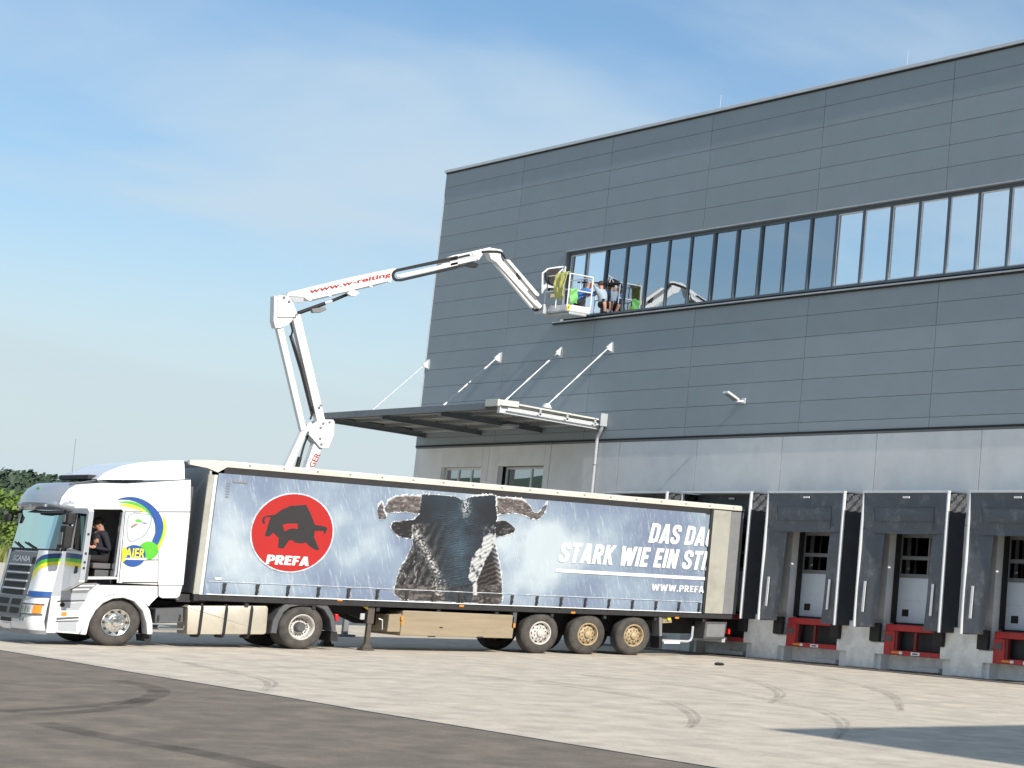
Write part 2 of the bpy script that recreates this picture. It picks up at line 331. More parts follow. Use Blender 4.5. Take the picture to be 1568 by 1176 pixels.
for pts, wd, m, z in (([(25.820,-13.197),(28.288,-13.155),(30.546,-13.370),(32.137,-13.632),(33.854,-14.397),(35.610,-15.408),(37.120,-16.503)], .15, mk, .009), ([(24.281,-10.662),(26.790,-10.451),(29.493,-10.661),(31.911,-11.392),(34.055,-12.040),(36.038,-13.116),(37.511,-14.192),(39.242,-15.664)], .16, mk, .010),
                      ([(20.735,-6.396),(24.779,-7.238),(27.472,-8.333),(30.215,-9.944),(32.536,-11.845)], .15, mk, .011), ([(20.062,-16.943),(23.572,-17.360),(25.896,-17.636),(27.678,-18.113),(29.615,-19.024)], .15, mk, .009),
                      ([(22.485,-15.870),(24.430,-15.032),(25.057,-13.575),(26.574,-12.823),(28.813,-12.687)], .14, mk, .012), ([(19.376,-4.975),(20.710,-3.272),(25.481,-4.988),(30.217,-7.390),(34.340,-10.483)], .15, mk, .013), ([(33.491,-23.747),(32.800,-22.734),(32.019,-21.846),(30.754,-21.011),(29.345,-20.460),(28.128,-20.257),(27.172,-20.236)], .5, mk2, .010), ([(34.316,-23.858),(33.580,-22.844),(32.730,-22.096),(31.279,-21.295)], .35, mk2, .013), ([(35.210,-23.865),(37.303,-23.834),(39.115,-23.666),(40.972,-23.670)], .3, mk2, .011)):
    for sg, w2 in (((-1, .05), (1, .035)) if m is mk else ((-.01, .15),)):
        c0_, c1_ = arc_strip(pts, wd * .9 * abs(sg)); cc = c0_ if sg > 0 else c1_; n = len(cc)
        nn = [Vector((-(cc[min(i + 1, n - 1)] - cc[max(i - 1, 0)]).y, (cc[min(i + 1, n - 1)] - cc[max(i - 1, 0)]).x, 0)).normalized() * w2 for i in range(n)]
        b = B(); b.add([(p.x + q.x, p.y + q.y, z) for p, q in zip(cc, nn)] + [(p.x - q.x, p.y - q.y, z) for p, q in zip(cc, nn)], [(i, n + i, n + i + 1, i + 1) for i in range(n - 1)]); b.build('tyre_mark', m, yard); z += .0007
# brown strip along the dock foot, darker than the yard
b = B(); b.box((7, -.75, -.01), (60, -0.12, 0.02)); b.build('dock_strip', mat('brown_strip', (0.17, 0.145, 0.125), 0.9, var=0.2, scale=2, dirt=(0.10, 0.09, 0.08), dscale=1.5), kind='structure')
for i, (x, y) in enumerate([(19.745,-4.036),(22.819,-4.982)]):
    if i: continue
    b = B(); 
    for k in range(5): b.ell((x + random.uniform(-.15, .15), y + random.uniform(-.1, .1), .03), (.12, .07, .04), 7, 4)
    tag(b.build('rubble_clump', MT['dark'], loc=(x, y, 0)), 'small dark lump of debris lying on the pale concrete yard', 'debris')

# ================================================================== warehouse
ROW = lambda i: 16.0826 - 0.6 * i
SX = 5.5113
XL, XR = -5.40, 62.0
wh = thing('warehouse', 'large dark grey clad warehouse hall with window band and concrete dock base', 'building', (0, 0, 0))
# core (dark backing behind the joints) in pieces leaving the window band open
WB0, WB1, WX0, WX1 = 10.17, 12.43, 3.33, 38.3
b = B()
b.box((XL + .02, .07, 12.45), (XR, 30, 15.98)); b.box((XL + .02, .07, 6.14), (XR, 30, 10.0))
b.box((XL + .02, .07, 10.0), (3.30, 30, 12.45)); b.box((39.0, .07, 10.0), (XR, 30, 12.45)); b.box((3.30, 12, 10.0), (39.0, 30, 12.45))
b.build('wall_core', MT['joint'], wh)
b = B(); b.box((XL - .02, .3, 0), (XL + .04, 30, 15.98)); b.build('end_wall', MT['cladding'], wh)
pm = {}
def panel(x0, x1, z0, z1):
    key = (round(x1 - x0, 3), round(z1 - z0, 3)); g = 0.0045
    if key not in pm:
        bb = B(); bb.box((g + .004, 0, g), (x1 - x0 - g - .004, .068, z1 - z0 - g)); me = bb.build('cladding_panel', MT['cladding'], wh, bevel=.005); me.location = (x0, 0, z0); pm[key] = me
    else: inst(pm[key], 'cladding_panel', wh, (x0, 0, z0))
cols = [(XL, 0.0)] + [(k * SX, (k + 1) * SX) for k in range(11)]
for c0, c1 in cols:
    for r in range(6): panel(c0, c1, WB1 + .03 if r == 5 else ROW(r + 1), 16.01 if r == 0 else ROW(r))
    for r in range(10, 16): panel(c0, c1, ROW(r + 1), ROW(r) if r > 10 or c0 < 0 else ROW(10))
    panel(c0, c1, 6.215, ROW(16))
for r in range(6, 10):
    panel(XL, 0, ROW(r + 1), ROW(r) if r > 6 else WB1 + .03)
    panel(0, 3.33, ROW(r + 1), ROW(r) if r > 6 else WB1 + .03)
# roof and coping
b = B(); b.box((XL - .05, 0.02, 15.97), (XR, 30, 16.02)); b.build('roof', MT['greysteel'], wh)
b = B(); b.prism([(-.075, 16.035), (-.075, 16.13), (.35, 16.15), (.35, 16.035)], 'x', XL - .08, XR); b.build('coping', MT['alu'], wh, bevel=.008)
b = B(); b.box((XL - .03, -.03, 15.985), (XR, .0, 16.033)); b.build('coping_drip', MT['black'], wh)
b = B(); b.box((XL - .035, -.01, 6.2), (XL, .3, 16.03)); b.build('corner_trim', MT['alu'], wh)
b = B(); b.box((XL, -.035, 6.165), (XR, .05, 6.213)); b.build('base_drip', MT['black'], wh)
b = B(); b.box((XL, -.012, 6.118), (XR, .05, 6.163)); b.build('base_flashing', MT['greysteel'], wh)
# window band
b = B(); b.box((3.33, 0.0, 10.10), (3.37, .42, 12.47)); b.box((3.37, .0, 12.40), (39, .42, 12.455)); b.build('window_reveal', MT['greysteel'], wh)
b = B(); b.prism([(-.09, 10.06), (-.09, 10.10), (.42, 10.20), (.42, 10.06)], 'x', 3.02, 39); b.build('window_sill', MT['steel'], wh, bevel=.006)
b = B(); b.box((3.0, -.06, 10.015), (39, .02, 10.055)); b.build('sill_drip', MT['black'], wh)
b = B(); b.box((3.37, -.03, 12.405), (39, .0, 12.45)); b.build('header_trim', MT['steel'], wh)
b = B(); b.box((3.37, .11, 12.30), (39, .25, 12.398)); b.box((3.37, .11, 10.2), (39, .25, 10.26)); b.build('window_frame', MT['mullion'], wh)
mulls = [4.42 + 1.178 * k for k in range(30)]; ml = None; gl = {}
for i, x in enumerate(mulls):
    bright = i < 2 or i >= 11
    if ml is None:
        b = B(); b.box((-.045, .10, 10.26), (.045, .24, 12.30)); ml = b.build('mullion', MT['mullion'], wh, bevel=.004); ml.location = (x, 0, 0)
    else: inst(ml, 'mullion', wh, (x, 0, 0))
pw = 1.178 - .09
for i in range(29):
    x0 = (mulls[i - 1] if i else 3.40) + .045; x1 = mulls[i] - .045
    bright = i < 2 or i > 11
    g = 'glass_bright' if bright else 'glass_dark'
    key = (g, round(x1 - x0, 2))
    if key not in gl:
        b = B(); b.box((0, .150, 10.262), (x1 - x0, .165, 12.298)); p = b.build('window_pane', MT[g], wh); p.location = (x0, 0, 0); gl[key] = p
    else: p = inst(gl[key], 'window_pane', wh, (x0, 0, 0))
    p.rotation_euler = (random.uniform(-.0012, .0012), 0, random.uniform(-.002, .002))
    if bright:
        k2 = ('bead', round(x1 - x0, 2)); t_ = .03
        if k2 not in gl:
            ww = x1 - x0; b = B(); b.box((0, .128, 10.262), (t_, .148, 12.298)); b.box((ww - t_, .128, 10.262), (ww, .148, 12.298)); b.box((t_, .128, 10.262), (ww - t_, .148, 10.292)); b.box((t_, .128, 12.268), (ww - t_, .148, 12.298))
            q = b.build('glazing_bead', MT['whitestripe'], wh); q.location = (x0, 0, 0); gl[k2] = q
        else: inst(gl[k2], 'glazing_bead', wh, (x0, 0, 0))
# room behind the glass
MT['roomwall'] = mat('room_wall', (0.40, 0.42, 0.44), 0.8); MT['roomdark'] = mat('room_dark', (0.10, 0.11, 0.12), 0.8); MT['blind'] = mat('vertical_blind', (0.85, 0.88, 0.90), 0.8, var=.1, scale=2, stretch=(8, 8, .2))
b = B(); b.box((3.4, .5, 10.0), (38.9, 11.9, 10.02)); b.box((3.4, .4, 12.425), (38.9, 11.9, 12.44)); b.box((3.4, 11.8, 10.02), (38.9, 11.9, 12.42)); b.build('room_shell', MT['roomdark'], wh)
for x0, x1 in ((6.75, 7.5), (8.0, 8.5), (11.6, 12.45), (12.65, 13.25), (15.0, 15.2), (15.6, 16.4), (16.62, 16.72)):
    b = B(); n = 10; b.grid(lambda u, v: Vector((x0 + (x1 - x0) * u, .55 + .03 * math.sin(u * 40), 10.05 + 2.3 * v)), 24, 1); b.build('curtain', MT['blind'], wh)
em = bpy.data.materials.new('fluorescent_tube'); em.use_nodes = True; p = em.node_tree.nodes['Principled BSDF']; p.inputs['Emission Color'].default_value = (1, .98, .94, 1); p.inputs['Emission Strength'].default_value = 2.2
for x, y0, y1, z in ((11.3, 1.2, 3.0, 12.25), (15.2, .9, 2.5, 12.33), (16.4, 1.6, 3.2, 11.9), (20.5, 1.5, 3.5, 12.2)):
    b = B(); b.box((x, y0, z), (x + .07, y1, z + .05)); b.build('ceiling_light', em, wh)
# precast base
joints = [XL, -.265, 3.63, 6.26, 7.63, 11.75, 15.87, 19.99, 24.11, 28.23, 32.35, 36.47, 40.6]
centres = [9.69, 13.81, 17.93, 22.05, 26.17, 30.29]
def pc(x0, x1, z0, z1, y1=.19): bb = B(); bb.box((x0 + .011, 0.004, z0), (x1 - .011, y1, z1)); return bb.build('precast_panel', MT['precast'], wh, bevel=.006)
pc(3.642, 6.248, 0, 6.11)
winA, winB = (-3.43, -.71), (.41, 3.27)
for (x0, x1), (w0, w1) in (((XL, -.265), winA), ((-.265, 3.63), winB)):
    pc(x0, w0, 0, 6.11); pc(w1, x1, 0, 6.11)
    bb = B(); bb.box((w0 - .002, .004, 5.45), (w1 + .002, .19, 6.11)); bb.build('precast_panel', MT['precast'], wh)
    bb = B(); bb.box((w0 - .002, .004, 0), (w1 + .002, .19, 3.7)); bb.build('precast_panel', MT['precast'], wh)
pc(6.26, 7.63, 0, 6.11)
for cx_ in centres:
    x0, x1 = cx_ - 2.06, cx_ + 2.06; pc(x0, x1, 3.72, 6.11)
    pc(x0, cx_ - 1.19, .0, 3.71, .34); pc(cx_ + 1.19, x1, .0, 3.71, .34)
b = B(); b.box((32.36, .004, 0), (XR, .19, 6.11)); b.build('precast_panel', MT['precast'], wh)
b = B(); b.box((XL + .01, .36, 0.02), (3.28, .42, 6.12)); b.box((3.28, .45, .02), (XR, .5, 6.12)); b.build('base_core', MT['joint'], wh)
# side wing far to the right (its shadow falls on the yard)
b = B(); b.box((62.02, -16.7, 0), (92, 30, 15.97)); b.build('side_wing', MT['cladding'], wh)
# ground floor windows
for (w0, w1), yr, nm in ((winA, .24, 3), (winB, .36, 2)):
    wx = thing if 0 else None
    z0, z1 = 3.72, 5.44; a = w0 + .03; c = w1 - .03
    f = B(); f.box((a, yr - .08, z1 - .08), (c, yr, z1)); f.box((a, yr - .08, z0), (c, yr, z0 + .08)); f.box((a, yr - .08, z0 + .08), (a + .07, yr, z1 - .08)); f.box((c - .07, yr - .08, z0 + .08), (c, yr, z1 - .08))
    for k in range(1, nm): 
        xm = a + (c - a) * k / nm if nm == 3 else a + (c - a) * .58
        f.box((xm - .04, yr - .078, z0 + .08), (xm + .04, yr, z1 - .08))
    fo = f.build('window', MT['white_frame'], wh, bevel=.005)
    g_ = B(); g_.box((a + .07, yr - .045, z0 + .08), (c - .07, yr - .035, z1 - .08)); g_.build('pane', MT['glass_win'], fo)
    g_ = B(); g_.box((a - .02, yr + .02, z0), (c + .02, yr + .03, z1)); g_.build('room_dark', MT['roomdark'], fo)
# dock doors
dd0 = None
for cx_ in centres[1:] if 0 else centres:
    if dd0 is None:
        b = B(); b.box((cx_ - 1.19, .36, 1.22), (cx_ + 1.19, .40, 2.37)); dd = b.build('dock_door', MT['doorgrey'], wh)
        for k in range(2): c = B(); c.box((cx_ - 1.17, .352, 1.24 + k * .565), (cx_ + 1.17, .366, 1.235 + (k + 1) * .565)); c.build('door_section', MT['doorgrey'], dd, bevel=.006)
        c = B()
        for z in (2.37, 2.83, 3.40): c.box((cx_ - 1.19, .34, z), (cx_ + 1.19, .40, z + .10))
        for x in (-1.17, -.06, 1.11): c.box((cx_ + x, .345, 2.47), (cx_ + x + .06, .40, 3.40))
        c.build('window_rail', MT['midgrey'], dd, bevel=.004)
        c = B(); c.box((cx_ - 1.17, .37, 2.45), (cx_ + 1.17, .378, 3.42)); c.build('pane', MT['glass_door'], dd)
        c = B(); c.box((cx_ - .92, .335, 1.38), (cx_ - .66, .353, 1.56)); c.build('handle_recess', MT['black'], dd, bevel=.01)
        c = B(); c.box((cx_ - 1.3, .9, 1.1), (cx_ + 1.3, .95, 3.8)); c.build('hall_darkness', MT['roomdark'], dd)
        c = B(); c.box((cx_ - 1.25, .02, 3.5), (cx_ + 1.25, .4, 3.71)); c.build('lintel', MT['midgrey'], dd)
        
        for xg in (cx_ - 1.185, cx_ + 1.13): c = B(); c.box((xg, .2, 1.2), (xg + .055, .36, 3.5)); c.build('guide_rail', MT['black'], dd)
        dd0 = dd; dcx = cx_
    else:
        d = dd0.copy(); sc.collection.objects.link(d); d.location = (cx_ - dcx, 0, 0); d.parent = wh; ORI[d] = ORI[wh]
        for ch in dd0.children: e = ch.copy(); sc.collection.objects.link(e); e.parent = d; ORI[e] = ORI[wh]
# lightning rods
for (x, z0, z1), lb in (((19.55, 16.1, 16.72), 'thin lightning rod on the roof edge, the one nearer the right side'), ((10.72, 16.1, 16.74), 'faint thin lightning rod on the roof edge above the middle of the window band')):
    t = thing('lightning_rod', lb, 'lightning rod', (x, .4, 16.02), 'lightning rods on the roof edge')
    b = B(); b.tube([(x, .4, 16.08), (x, .4, z1)], .005, 6); b.build('rod', MT['alu'], t)
    b = B(); b.lathe([(.12, 0), (.10, .06), (.02, .07)], (x, .4, 16.02), (0, 0, 1), 12); b.build('base', MT['midgrey'], t)
# floodlights
def flood(x, z, lb):
    t = thing('floodlight', lb, 'wall lamp', (x, 0, z), 'floodlights on the facade')
    b = B(); b.box((x - .09, -.03, z - .07), (x + .09, -.002, z + .09)); b.build('wall_plate', MT['alu'], t, bevel=.006)
    b = B(); b.bar((x, -.02, z), (x - .02, -.26, z - .01), .06, .06); b.build('arm', MT['alu'], t)
    b = B(); b.bar((x, -.24, z + .01), (x - .03, -.62, z + .20), .30, .07); b.build('lamp_head', MT['alu'], t, bevel=.015)
    b = B(); b.bar((x, -.28, z - .012), (x - .03, -.60, z + .148), .24, .01); b.build('lens', MT['midgrey'], t)
flood(13.88, 7.16, 'white floodlight sticking out of the grey wall above the concrete base'); 

# ================================================================== dock shelters, piers, levellers, bumpers
SH = []; MT['seam'] = mat('curtain_seam', (0.085, 0.095, 0.105), .6)
def shelter(c, lb, half=1.68):
    L, R_ = c - half, c + half; zt, zb, Y = 4.54, 1.06, -.62
    t = thing('dock_shelter', lb, 'dock shelter', (c, -.3, zb), 'dock shelters along the warehouse base')
    b = B(); b.box((L, Y, zt - .055), (R_, Y + .09, zt)); b.build('top_frame', MT['alu'], t, bevel=.008)
    for x in (L, R_ - .055): b = B(); b.box((x, Y, zb), (x + .055, Y + .08, zt - .057)); b.build('side_frame', MT['alu'], t, bevel=.008)
    # header curtain
    def hc(u, v):
        x = L + .056 + (R_ - L - .112) * u; z = zt - .06 - 1.0 * v - .03 * math.sin(u * 3.1) * v
        y = Y + .02 + .045 * v + .02 * math.sin(u * 9 + 1) * v + .018 * math.sin(v * 9) * (1 if .2 < u < .8 else .3)
        return Vector((x, y, z))
    b = B(); b.grid(hc, 30, 16); h = b.build('header_curtain', MT['greyfab'], t, smooth=True)
    b = B(); b.box((L + .5, Y + .03, zt - .80), (R_ - .55, Y + .048, zt - .79)); b.box((L + .5, Y + .025, zt - .42), (R_ - .55, Y + .04, zt - .415)); b.box((L + .45, Y + .03, zt - .76), (L + .46, Y + .05, zt - .42)); b.box((R_ - .55, Y + .03, zt - .99), (R_ - .54, Y + .05, zt - .40)); b.build('seam', MT['seam'], h)
    b = B(); b.box((c - .06, Y - .004, zt - .19), (c + .20, Y + .016, zt - .14)); b.build('maker_plate', MT['whitestripe'], h)
    # side curtains with white guide stripe
    for sgn, xo, wd in ((1, L + .056, .80), (-1, R_ - .056, .60)):
        def scv(u, v):
            x = xo + sgn * (wd - .16 * v * (1 if sgn > 0 else -.6)) * u; z = zt - .98 - (zt - .98 - zb - .02) * v
            return Vector((x, Y + .05 + .10 * u + .012 * math.sin(v * 7 + u * 3), z))
        b = B(); b.grid(scv, 8, 20); s_ = b.build('side_curtain', MT['greyfab'], t, smooth=True, fix=True)
        xs = c - 1.38 if sgn > 0 else c + 1.27
        b = B(); b.bar((xs, Y + .045, 1.45), (xs + .02, Y + .045, 2.23), .085, .012, up=(0, 1, 0)); b.build('guide_stripe', MT['whitestripe'], s_)
    # side walls of wrinkled black fabric, corner gusset, roof
    for x, s2 in ((L + .02, -1), (R_ - .02, 1)):
        def sw(u, v):
            z = zb + (zt - .06 - zb) * v; k = min(1, max(0, (v - .80) / .12))
            return Vector((x + 0.045 * k * math.sin((u * 1.2 - v * 6) * 12) + .004 * math.sin(v * 40), Y + .09 + .60 * u, z))
        b = B(); b.grid(sw, 10, 70); b.build('side_wall', MT['blackfab'], t, smooth=True)
    b = B(); b.box((L, Y + .09, zt - .04), (R_, -.002, zt - .004)); b.build('shelter_roof', MT['greyfab'], t)
    return t
names = ['grey dock shelter half hidden behind the trailer roof, leftmost of the row', 'open dark dock shelter that the trailer is backed into', 'grey dock shelter with red leveller, directly right of the trailer', 'grey dock shelter in the middle of the three empty docks', 'grey dock shelter cut by the right edge, rightmost of the row', '']
for c, lb in zip(centres[:5], names): SH.append(shelter(c, lb))
for t in SH[:2]:            # the two left docks: header curtain pushed back by a vehicle, dark opening
    for ch in t.children:
        if ch.name.startswith('header_curtain'):
            ch.location.y += .50; ch.rotation_euler = (0, 0, 0); ch.data.materials[0] = MT['blackfab'] if False else ch.data.materials[0]
        if ch.name.startswith('side_curtain'): ch.location.y += .35
# piers
YP = -.11
for k, s_ in enumerate(('behind the trailer, far left', 'behind the trailer wheels', 'right beside the trailer rear', 'between the first and second empty docks', 'between the second and third empty docks')):
    x = 19.12 + 4.12 * (k - 3)
    tt = thing('dock_pier', 'grey concrete dock pier with stepped shoulders, ' + s_, 'concrete pier', (x + .98, 0, 0), 'concrete piers between the docks')
    prof = [(.41, .02), (1.58, .02), (1.58, .40), (1.96, .40), (1.96, .70), (1.40, .70), (1.40, 1.20), (.16, 1.20), (.16, .70), (0, .70), (0, .40), (.41, .40)]
    b = B(); b.prism([(x + a, z) for a, z in prof], 'y', YP, .30); b.build('pier_block', MT['pier'], tt, bevel=.012)
for c in centres[1:5]:
    k = centres.index(c)
    where = ['', 'in the dock behind the trailer', 'in the first empty dock right of the trailer', 'in the middle empty dock', 'in the dock at the right edge'][k]
    a0, a1 = c - .97, c + 1.18
    tt = thing('dock_leveller', 'red steel dock leveller ' + where, 'dock leveller', (c, 0, .4), 'red dock levellers')
    b = B(); b.box((a0, YP - .01, 1.01), (a1, .34, 1.17)); b.build('platform', MT['red'], tt, bevel=.01)
    b = B(); b.box((a0, YP - .02, .41), (a0 + .40, YP + .05, 1.0)); b.build('side_plate', MT['red'], tt, bevel=.008)
    b = B(); b.box((a0 + .08, YP - .035, .74), (a0 + .31, YP - .022, .90)); b.build('grille_plate', MT['darkgrey'], tt)
    b = B(); b.box((a0 + .402, YP - .015, .41), (a1, YP + .05, .53)); b.build('front_beam', MT['red'], tt, bevel=.008)
    for xx, m_ in ((a0 + .41, 'darkred'), (a0 + 1.15, 'darkred')): b = B(); b.box((xx, YP, .535), (xx + .09, YP + .08, 1.0)); b.build('strut', MT[m_], tt)
    b = B(); b.box((a0 + .33, YP - .026, .45), (a0 + .62, YP - .021, .50)); b.build('warning_label', MT['orange'], tt)
    b = B(); b.box((a0 + .63, YP - .026, .44), (a0 + .75, YP - .021, .505)); b.build('white_label', MT['whitestripe'], tt)
    pl = B(); pl.box((a0 + 1.08, YP - .022, .43), (a0 + 1.42, YP - .016, .51)); pl = pl.build('name_plate', MT['whitestripe'], tt)
    b = B(); b.box((a0 + 1.15, YP - .026, .455), (a0 + 1.35, YP - .0225, .485)); b.build('print', MT['black'], pl)
    b = B(); b.box((a0 + .42, .1, .5), (a1 - .02, .3, 1.0)); b.build('scissor_body', MT['dark'], tt)
    b = B(); b.box((a0 - .3, .28, 0.02), (a1 + .3, .34, .45)); b.build('pit_wall', MT['pier'], tt)
    b = B(); b.bar((c + .15, -.02, .10), (c + 1.1, .05, .10), .16, .10); b.build('pit_channel', MT['steel'], tt)
    for nm_, xa, xb in (('left', c - 1.49, c - 1.10), ('right', c + 1.0, c + 1.37)):
        tag(B().box((xa, YP - .10, .715), (xb, YP - .005, 1.18)).build('dock_bumper', MT['black'], bevel=.02, loc=(xa, YP, .9)), 'black rubber bumper at the ' + nm_ + ' ' + where, 'rubber bumper', 'rubber bumpers on the docks')

# ================================================================== canopy and downpipe
cp = thing('canopy', 'dark grey steel canopy hung from the wall by slanting tie rods', 'canopy', (.85, 0, 6.7))
CL, CR, CY = -4.95, 6.65, -3.55
zc = lambda y: 6.60 - y * .045
b = B(); b.prism([(CY, 6.78), (CY, 6.98), (CY + .06, 6.98), (CY + .06, 6.78)], 'x', CL, CR - .75); b.build('front_fascia', MT['greysteel'], cp, bevel=.006)
b = B(); b.box((CR - .745, CY - .02, 6.86), (CR, CY + .06, 7.06)); b.box((CR - .03, CY + .06, 6.88), (CR + .02, CY + .65, 7.05)); b.build('corner_fascia', MT['cream'], cp, bevel=.006)
b = B(); b.add([(CL, CY + .06, 6.93), (CR - .05, CY + .06, 6.93), (CR - .05, -.01, 6.78), (CL, -.01, 6.78), (CL, CY + .06, 6.97), (CR - .05, CY + .06, 6.97), (CR - .05, -.01, 6.82), (CL, -.01, 6.82)], [(0, 3, 2, 1), (4, 5, 6, 7), (0, 1, 5, 4), (1, 2, 6, 5), (2, 3, 7, 6), (3, 0, 4, 7)]); b.build('roof_sheet', MT['canopysoffit'], cp)
for k in range(30):
    x = CL + .2 + k * .385
    b = B(); b.add([(x, CY + .07, 6.90), (x + .12, CY + .07, 6.90), (x + .12, -.02, 6.75), (x, -.02, 6.75), (x, CY + .07, 6.928), (x + .12, CY + .07, 6.928), (x + .12, -.02, 6.778), (x, -.02, 6.778)], [(0, 3, 2, 1), (4, 5, 6, 7), (0, 1, 5, 4), (1, 2, 6, 5), (2, 3, 7, 6), (3, 0, 4, 7)]); b.build('sheet_rib', MT['canopysoffit'], cp)
b = B(); b.prism([(CY, 6.97), (CY, 6.70), (-.01, 6.50), (-.01, 6.82)], 'x', CL - .04, CL); b.build('side_fascia', MT['greysteel'], cp)
def ibeam(x, m):
    b = B()
    for dz, wd, hh in ((0, .14, .02), (-.09, .02, .16), (-.18, .14, .02)): b.bar((x, CY + .12, 6.86 + dz), (x, -.01, 6.69 + dz), wd, hh)
    b.box((x - .08, CY + .09, 6.66), (x + .08, CY + .12, 6.87)); return b.build('beam', m, cp)
for x in (CL + .1, -.95, 2.95): ibeam(x, MT['greysteel'])
ibeam(CR - .12, MT['white_frame'])
for y in (-.5, -1.5, -2.5, -3.2):
    for x0, x1 in ((CL + .2, -1.05), (-.85, 2.85), (3.05, CR - .22)): b = B(); b.bar((x0, y, 6.70 - y * .045), (x1, y, 6.70 - y * .045), .06, .10); b.build('purlin', MT['greysteel'], cp)
b = B(); b.bar((CR + .02, CY + .65, 6.96), (CR + .02, -.1, 6.80), .05, .045); b.build('verge_rail', MT['cream'], cp)
b = B(); b.bar((CR + .02, CY + .3, 6.80), (CR + .02, -.1, 6.64), .05, .05); b.build('verge_rail', MT['white_frame'], cp)
for y in (-2.2, -1.3, -.35): b = B(); b.bar((CR + .02, y, 6.62 - y * .045), (CR + .02, y, 6.80 - y * .045), .05, .06, up=(0, 1, 0)); b.build('verge_post', MT['steel'], cp)
b = B(); b.box((CL, -.16, 6.66), (CR + .15, -.03, 6.83)); b.box((CR + .12, -.24, 6.60), (CR + .16, -.005, 7.0)); b.build('gutter', MT['steel'], cp, bevel=.008)
for x in (-5.22, -.24, 3.66, 6.65):
    zr = 7.0
    t_ = B(); t_.tube([(x, -.12, 9.07), (x, -2.0, zr + .04)], .022 if x > -5 else .011, 8); r_ = t_.build('tie_rod', MT['steel'], cp, smooth=True)
    for q in (.16, .5, .84):
        t_ = B(); p_ = Vector((x, -.12, 9.07)).lerp(Vector((x, -2.0, zr + .04)), q); d_ = (Vector((0, -1.88, zr - 9.03))).normalized(); t_.tube([p_ - d_ * .10, p_ + d_ * .10], .034 if x > -5 else .014, 8); t_.build('turnbuckle', MT['steel'], r_)
    t_ = B(); t_.box((x - .10, -.016, 8.92), (x + .10, -.002, 9.28)); t_.prism([(-.014, 9.26), (-.014, 8.96), (-.15, 9.0), (-.20, 9.08), (-.12, 9.16)], 'x', x - .03, x + .03); t_.build('wall_bracket', MT['white_frame'], cp)
    t_ = B(); t_.prism([(-1.85, 6.96), (-2.12, 6.98), (-2.06, 7.10), (-1.94, 7.12)], 'x', x - .06, x + .06); t_.build('roof_bracket', MT['white_frame'], cp)
b = B(); b.box((2.9, -1.4, 6.55), (3.5, -1.1, 6.62)); b.build('soffit_lamp', MT['steel'], cp)
dp = thing('downpipe', 'galvanised rain downpipe on the concrete wall under the canopy end', 'downpipe', (6.45, -.1, 0))
b = B(); b.tube([(6.72, -.12, 6.66), (6.72, -.12, 6.56), (6.62, -.11, 6.42), (6.47, -.09, 6.28), (6.45, -.085, 6.1), (6.45, -.085, .1)], .05, 12); b.build('pipe', MT['steel'], dp, smooth=True)
for z in (5.4, 3.4, 1.4): b = B(); b.lathe([(.058, 0), (.058, .04)], (6.45, -.085, z), (0, 0, 1), 12); b.box((6.43, -.04, z), (6.47, .0, z + .04)); b.build('pipe_clip', MT['midgrey'], dp)
# ================================================================== semi-trailer
TX = 15.1; TX0 = 12.55
def PX(x): return lambda u, v: (x, u, v)
MT['truckwhite'] = mat('truck_white_paint', (0.74, 0.75, 0.76), 0.28, 0, 0.03, 2, coat=0.5, spec=0.5, dirt=(0.66, 0.66, 0.64), dscale=1.4, dmin=0.58, dmax=0.9)
MT['trucksilver'] = mat('truck_silver_paint', (0.50, 0.53, 0.57), 0.32, 0.35, 0.04, 2, coat=0.4)
MT['roofshade'] = mat('shaded_white_roof', (0.36, 0.39, 0.43), 0.3, 0.1, 0.04, 2, coat=0.5)  # white cab paint for roof and visor, its shade put in as blue-grey
MT['grille'] = mat('grille_grey', (0.20, 0.205, 0.21), 0.42, 0.2, 0.08, 4)
MT['creamtrail'] = mat('trailer_cream', (0.38, 0.375, 0.33), 0.5, 0, 0.08, 3, dirt=(0.26, 0.245, 0.21), dscale=1.8, dmin=0.5, dmax=0.8)
MT['boxcream'] = mat('pallet_box_cream', (0.30, 0.245, 0.165), 0.6, 0, 0.10, 2, stretch=(1, .4, 4), dirt=(0.21, 0.17, 0.115), dscale=2.2, dmin=0.5, dmax=0.8, bump=.1, bscale=8)
MT['tank'] = mat('tank_aluminium', (0.66, 0.61, 0.51), 0.36, 0.55, 0.10, 4, dirt=(0.42, 0.37, 0.29), dscale=2)
MT['tyre'] = mat('tyre_rubber', (0.048, 0.045, 0.042), 0.85, 0, 0.25, 6, dirt=(0.10, 0.09, 0.078), dscale=3, dmin=0.4, dmax=0.75)
MT['rimwhite'] = mat('rim_white_dusty', (0.60, 0.58, 0.54), 0.5, 0.1, 0.12, 10, dirt=(0.30, 0.26, 0.2), dscale=8)
MT['rimtan'] = mat('rim_tan_dusty', (0.44, 0.34, 0.20), 0.6, 0.1, 0.2, 12, dirt=(0.20, 0.14, 0.08), dscale=9)
MT['chrome'] = mat('polished_rim', (0.80, 0.79, 0.76), 0.16, 0.95, 0.03, 4)
MT['pwhite'] = mat('print_white', (0.82, 0.83, 0.83), 0.5, 0, 0.03, 4)
MT['pred'] = mat('print_red', (0.40, 0.010, 0.008), 0.5, 0, 0.06, 2)
MT['pblack'] = mat('print_black', (0.022, 0.020, 0.022), 0.5, 0, 0.1, 3)
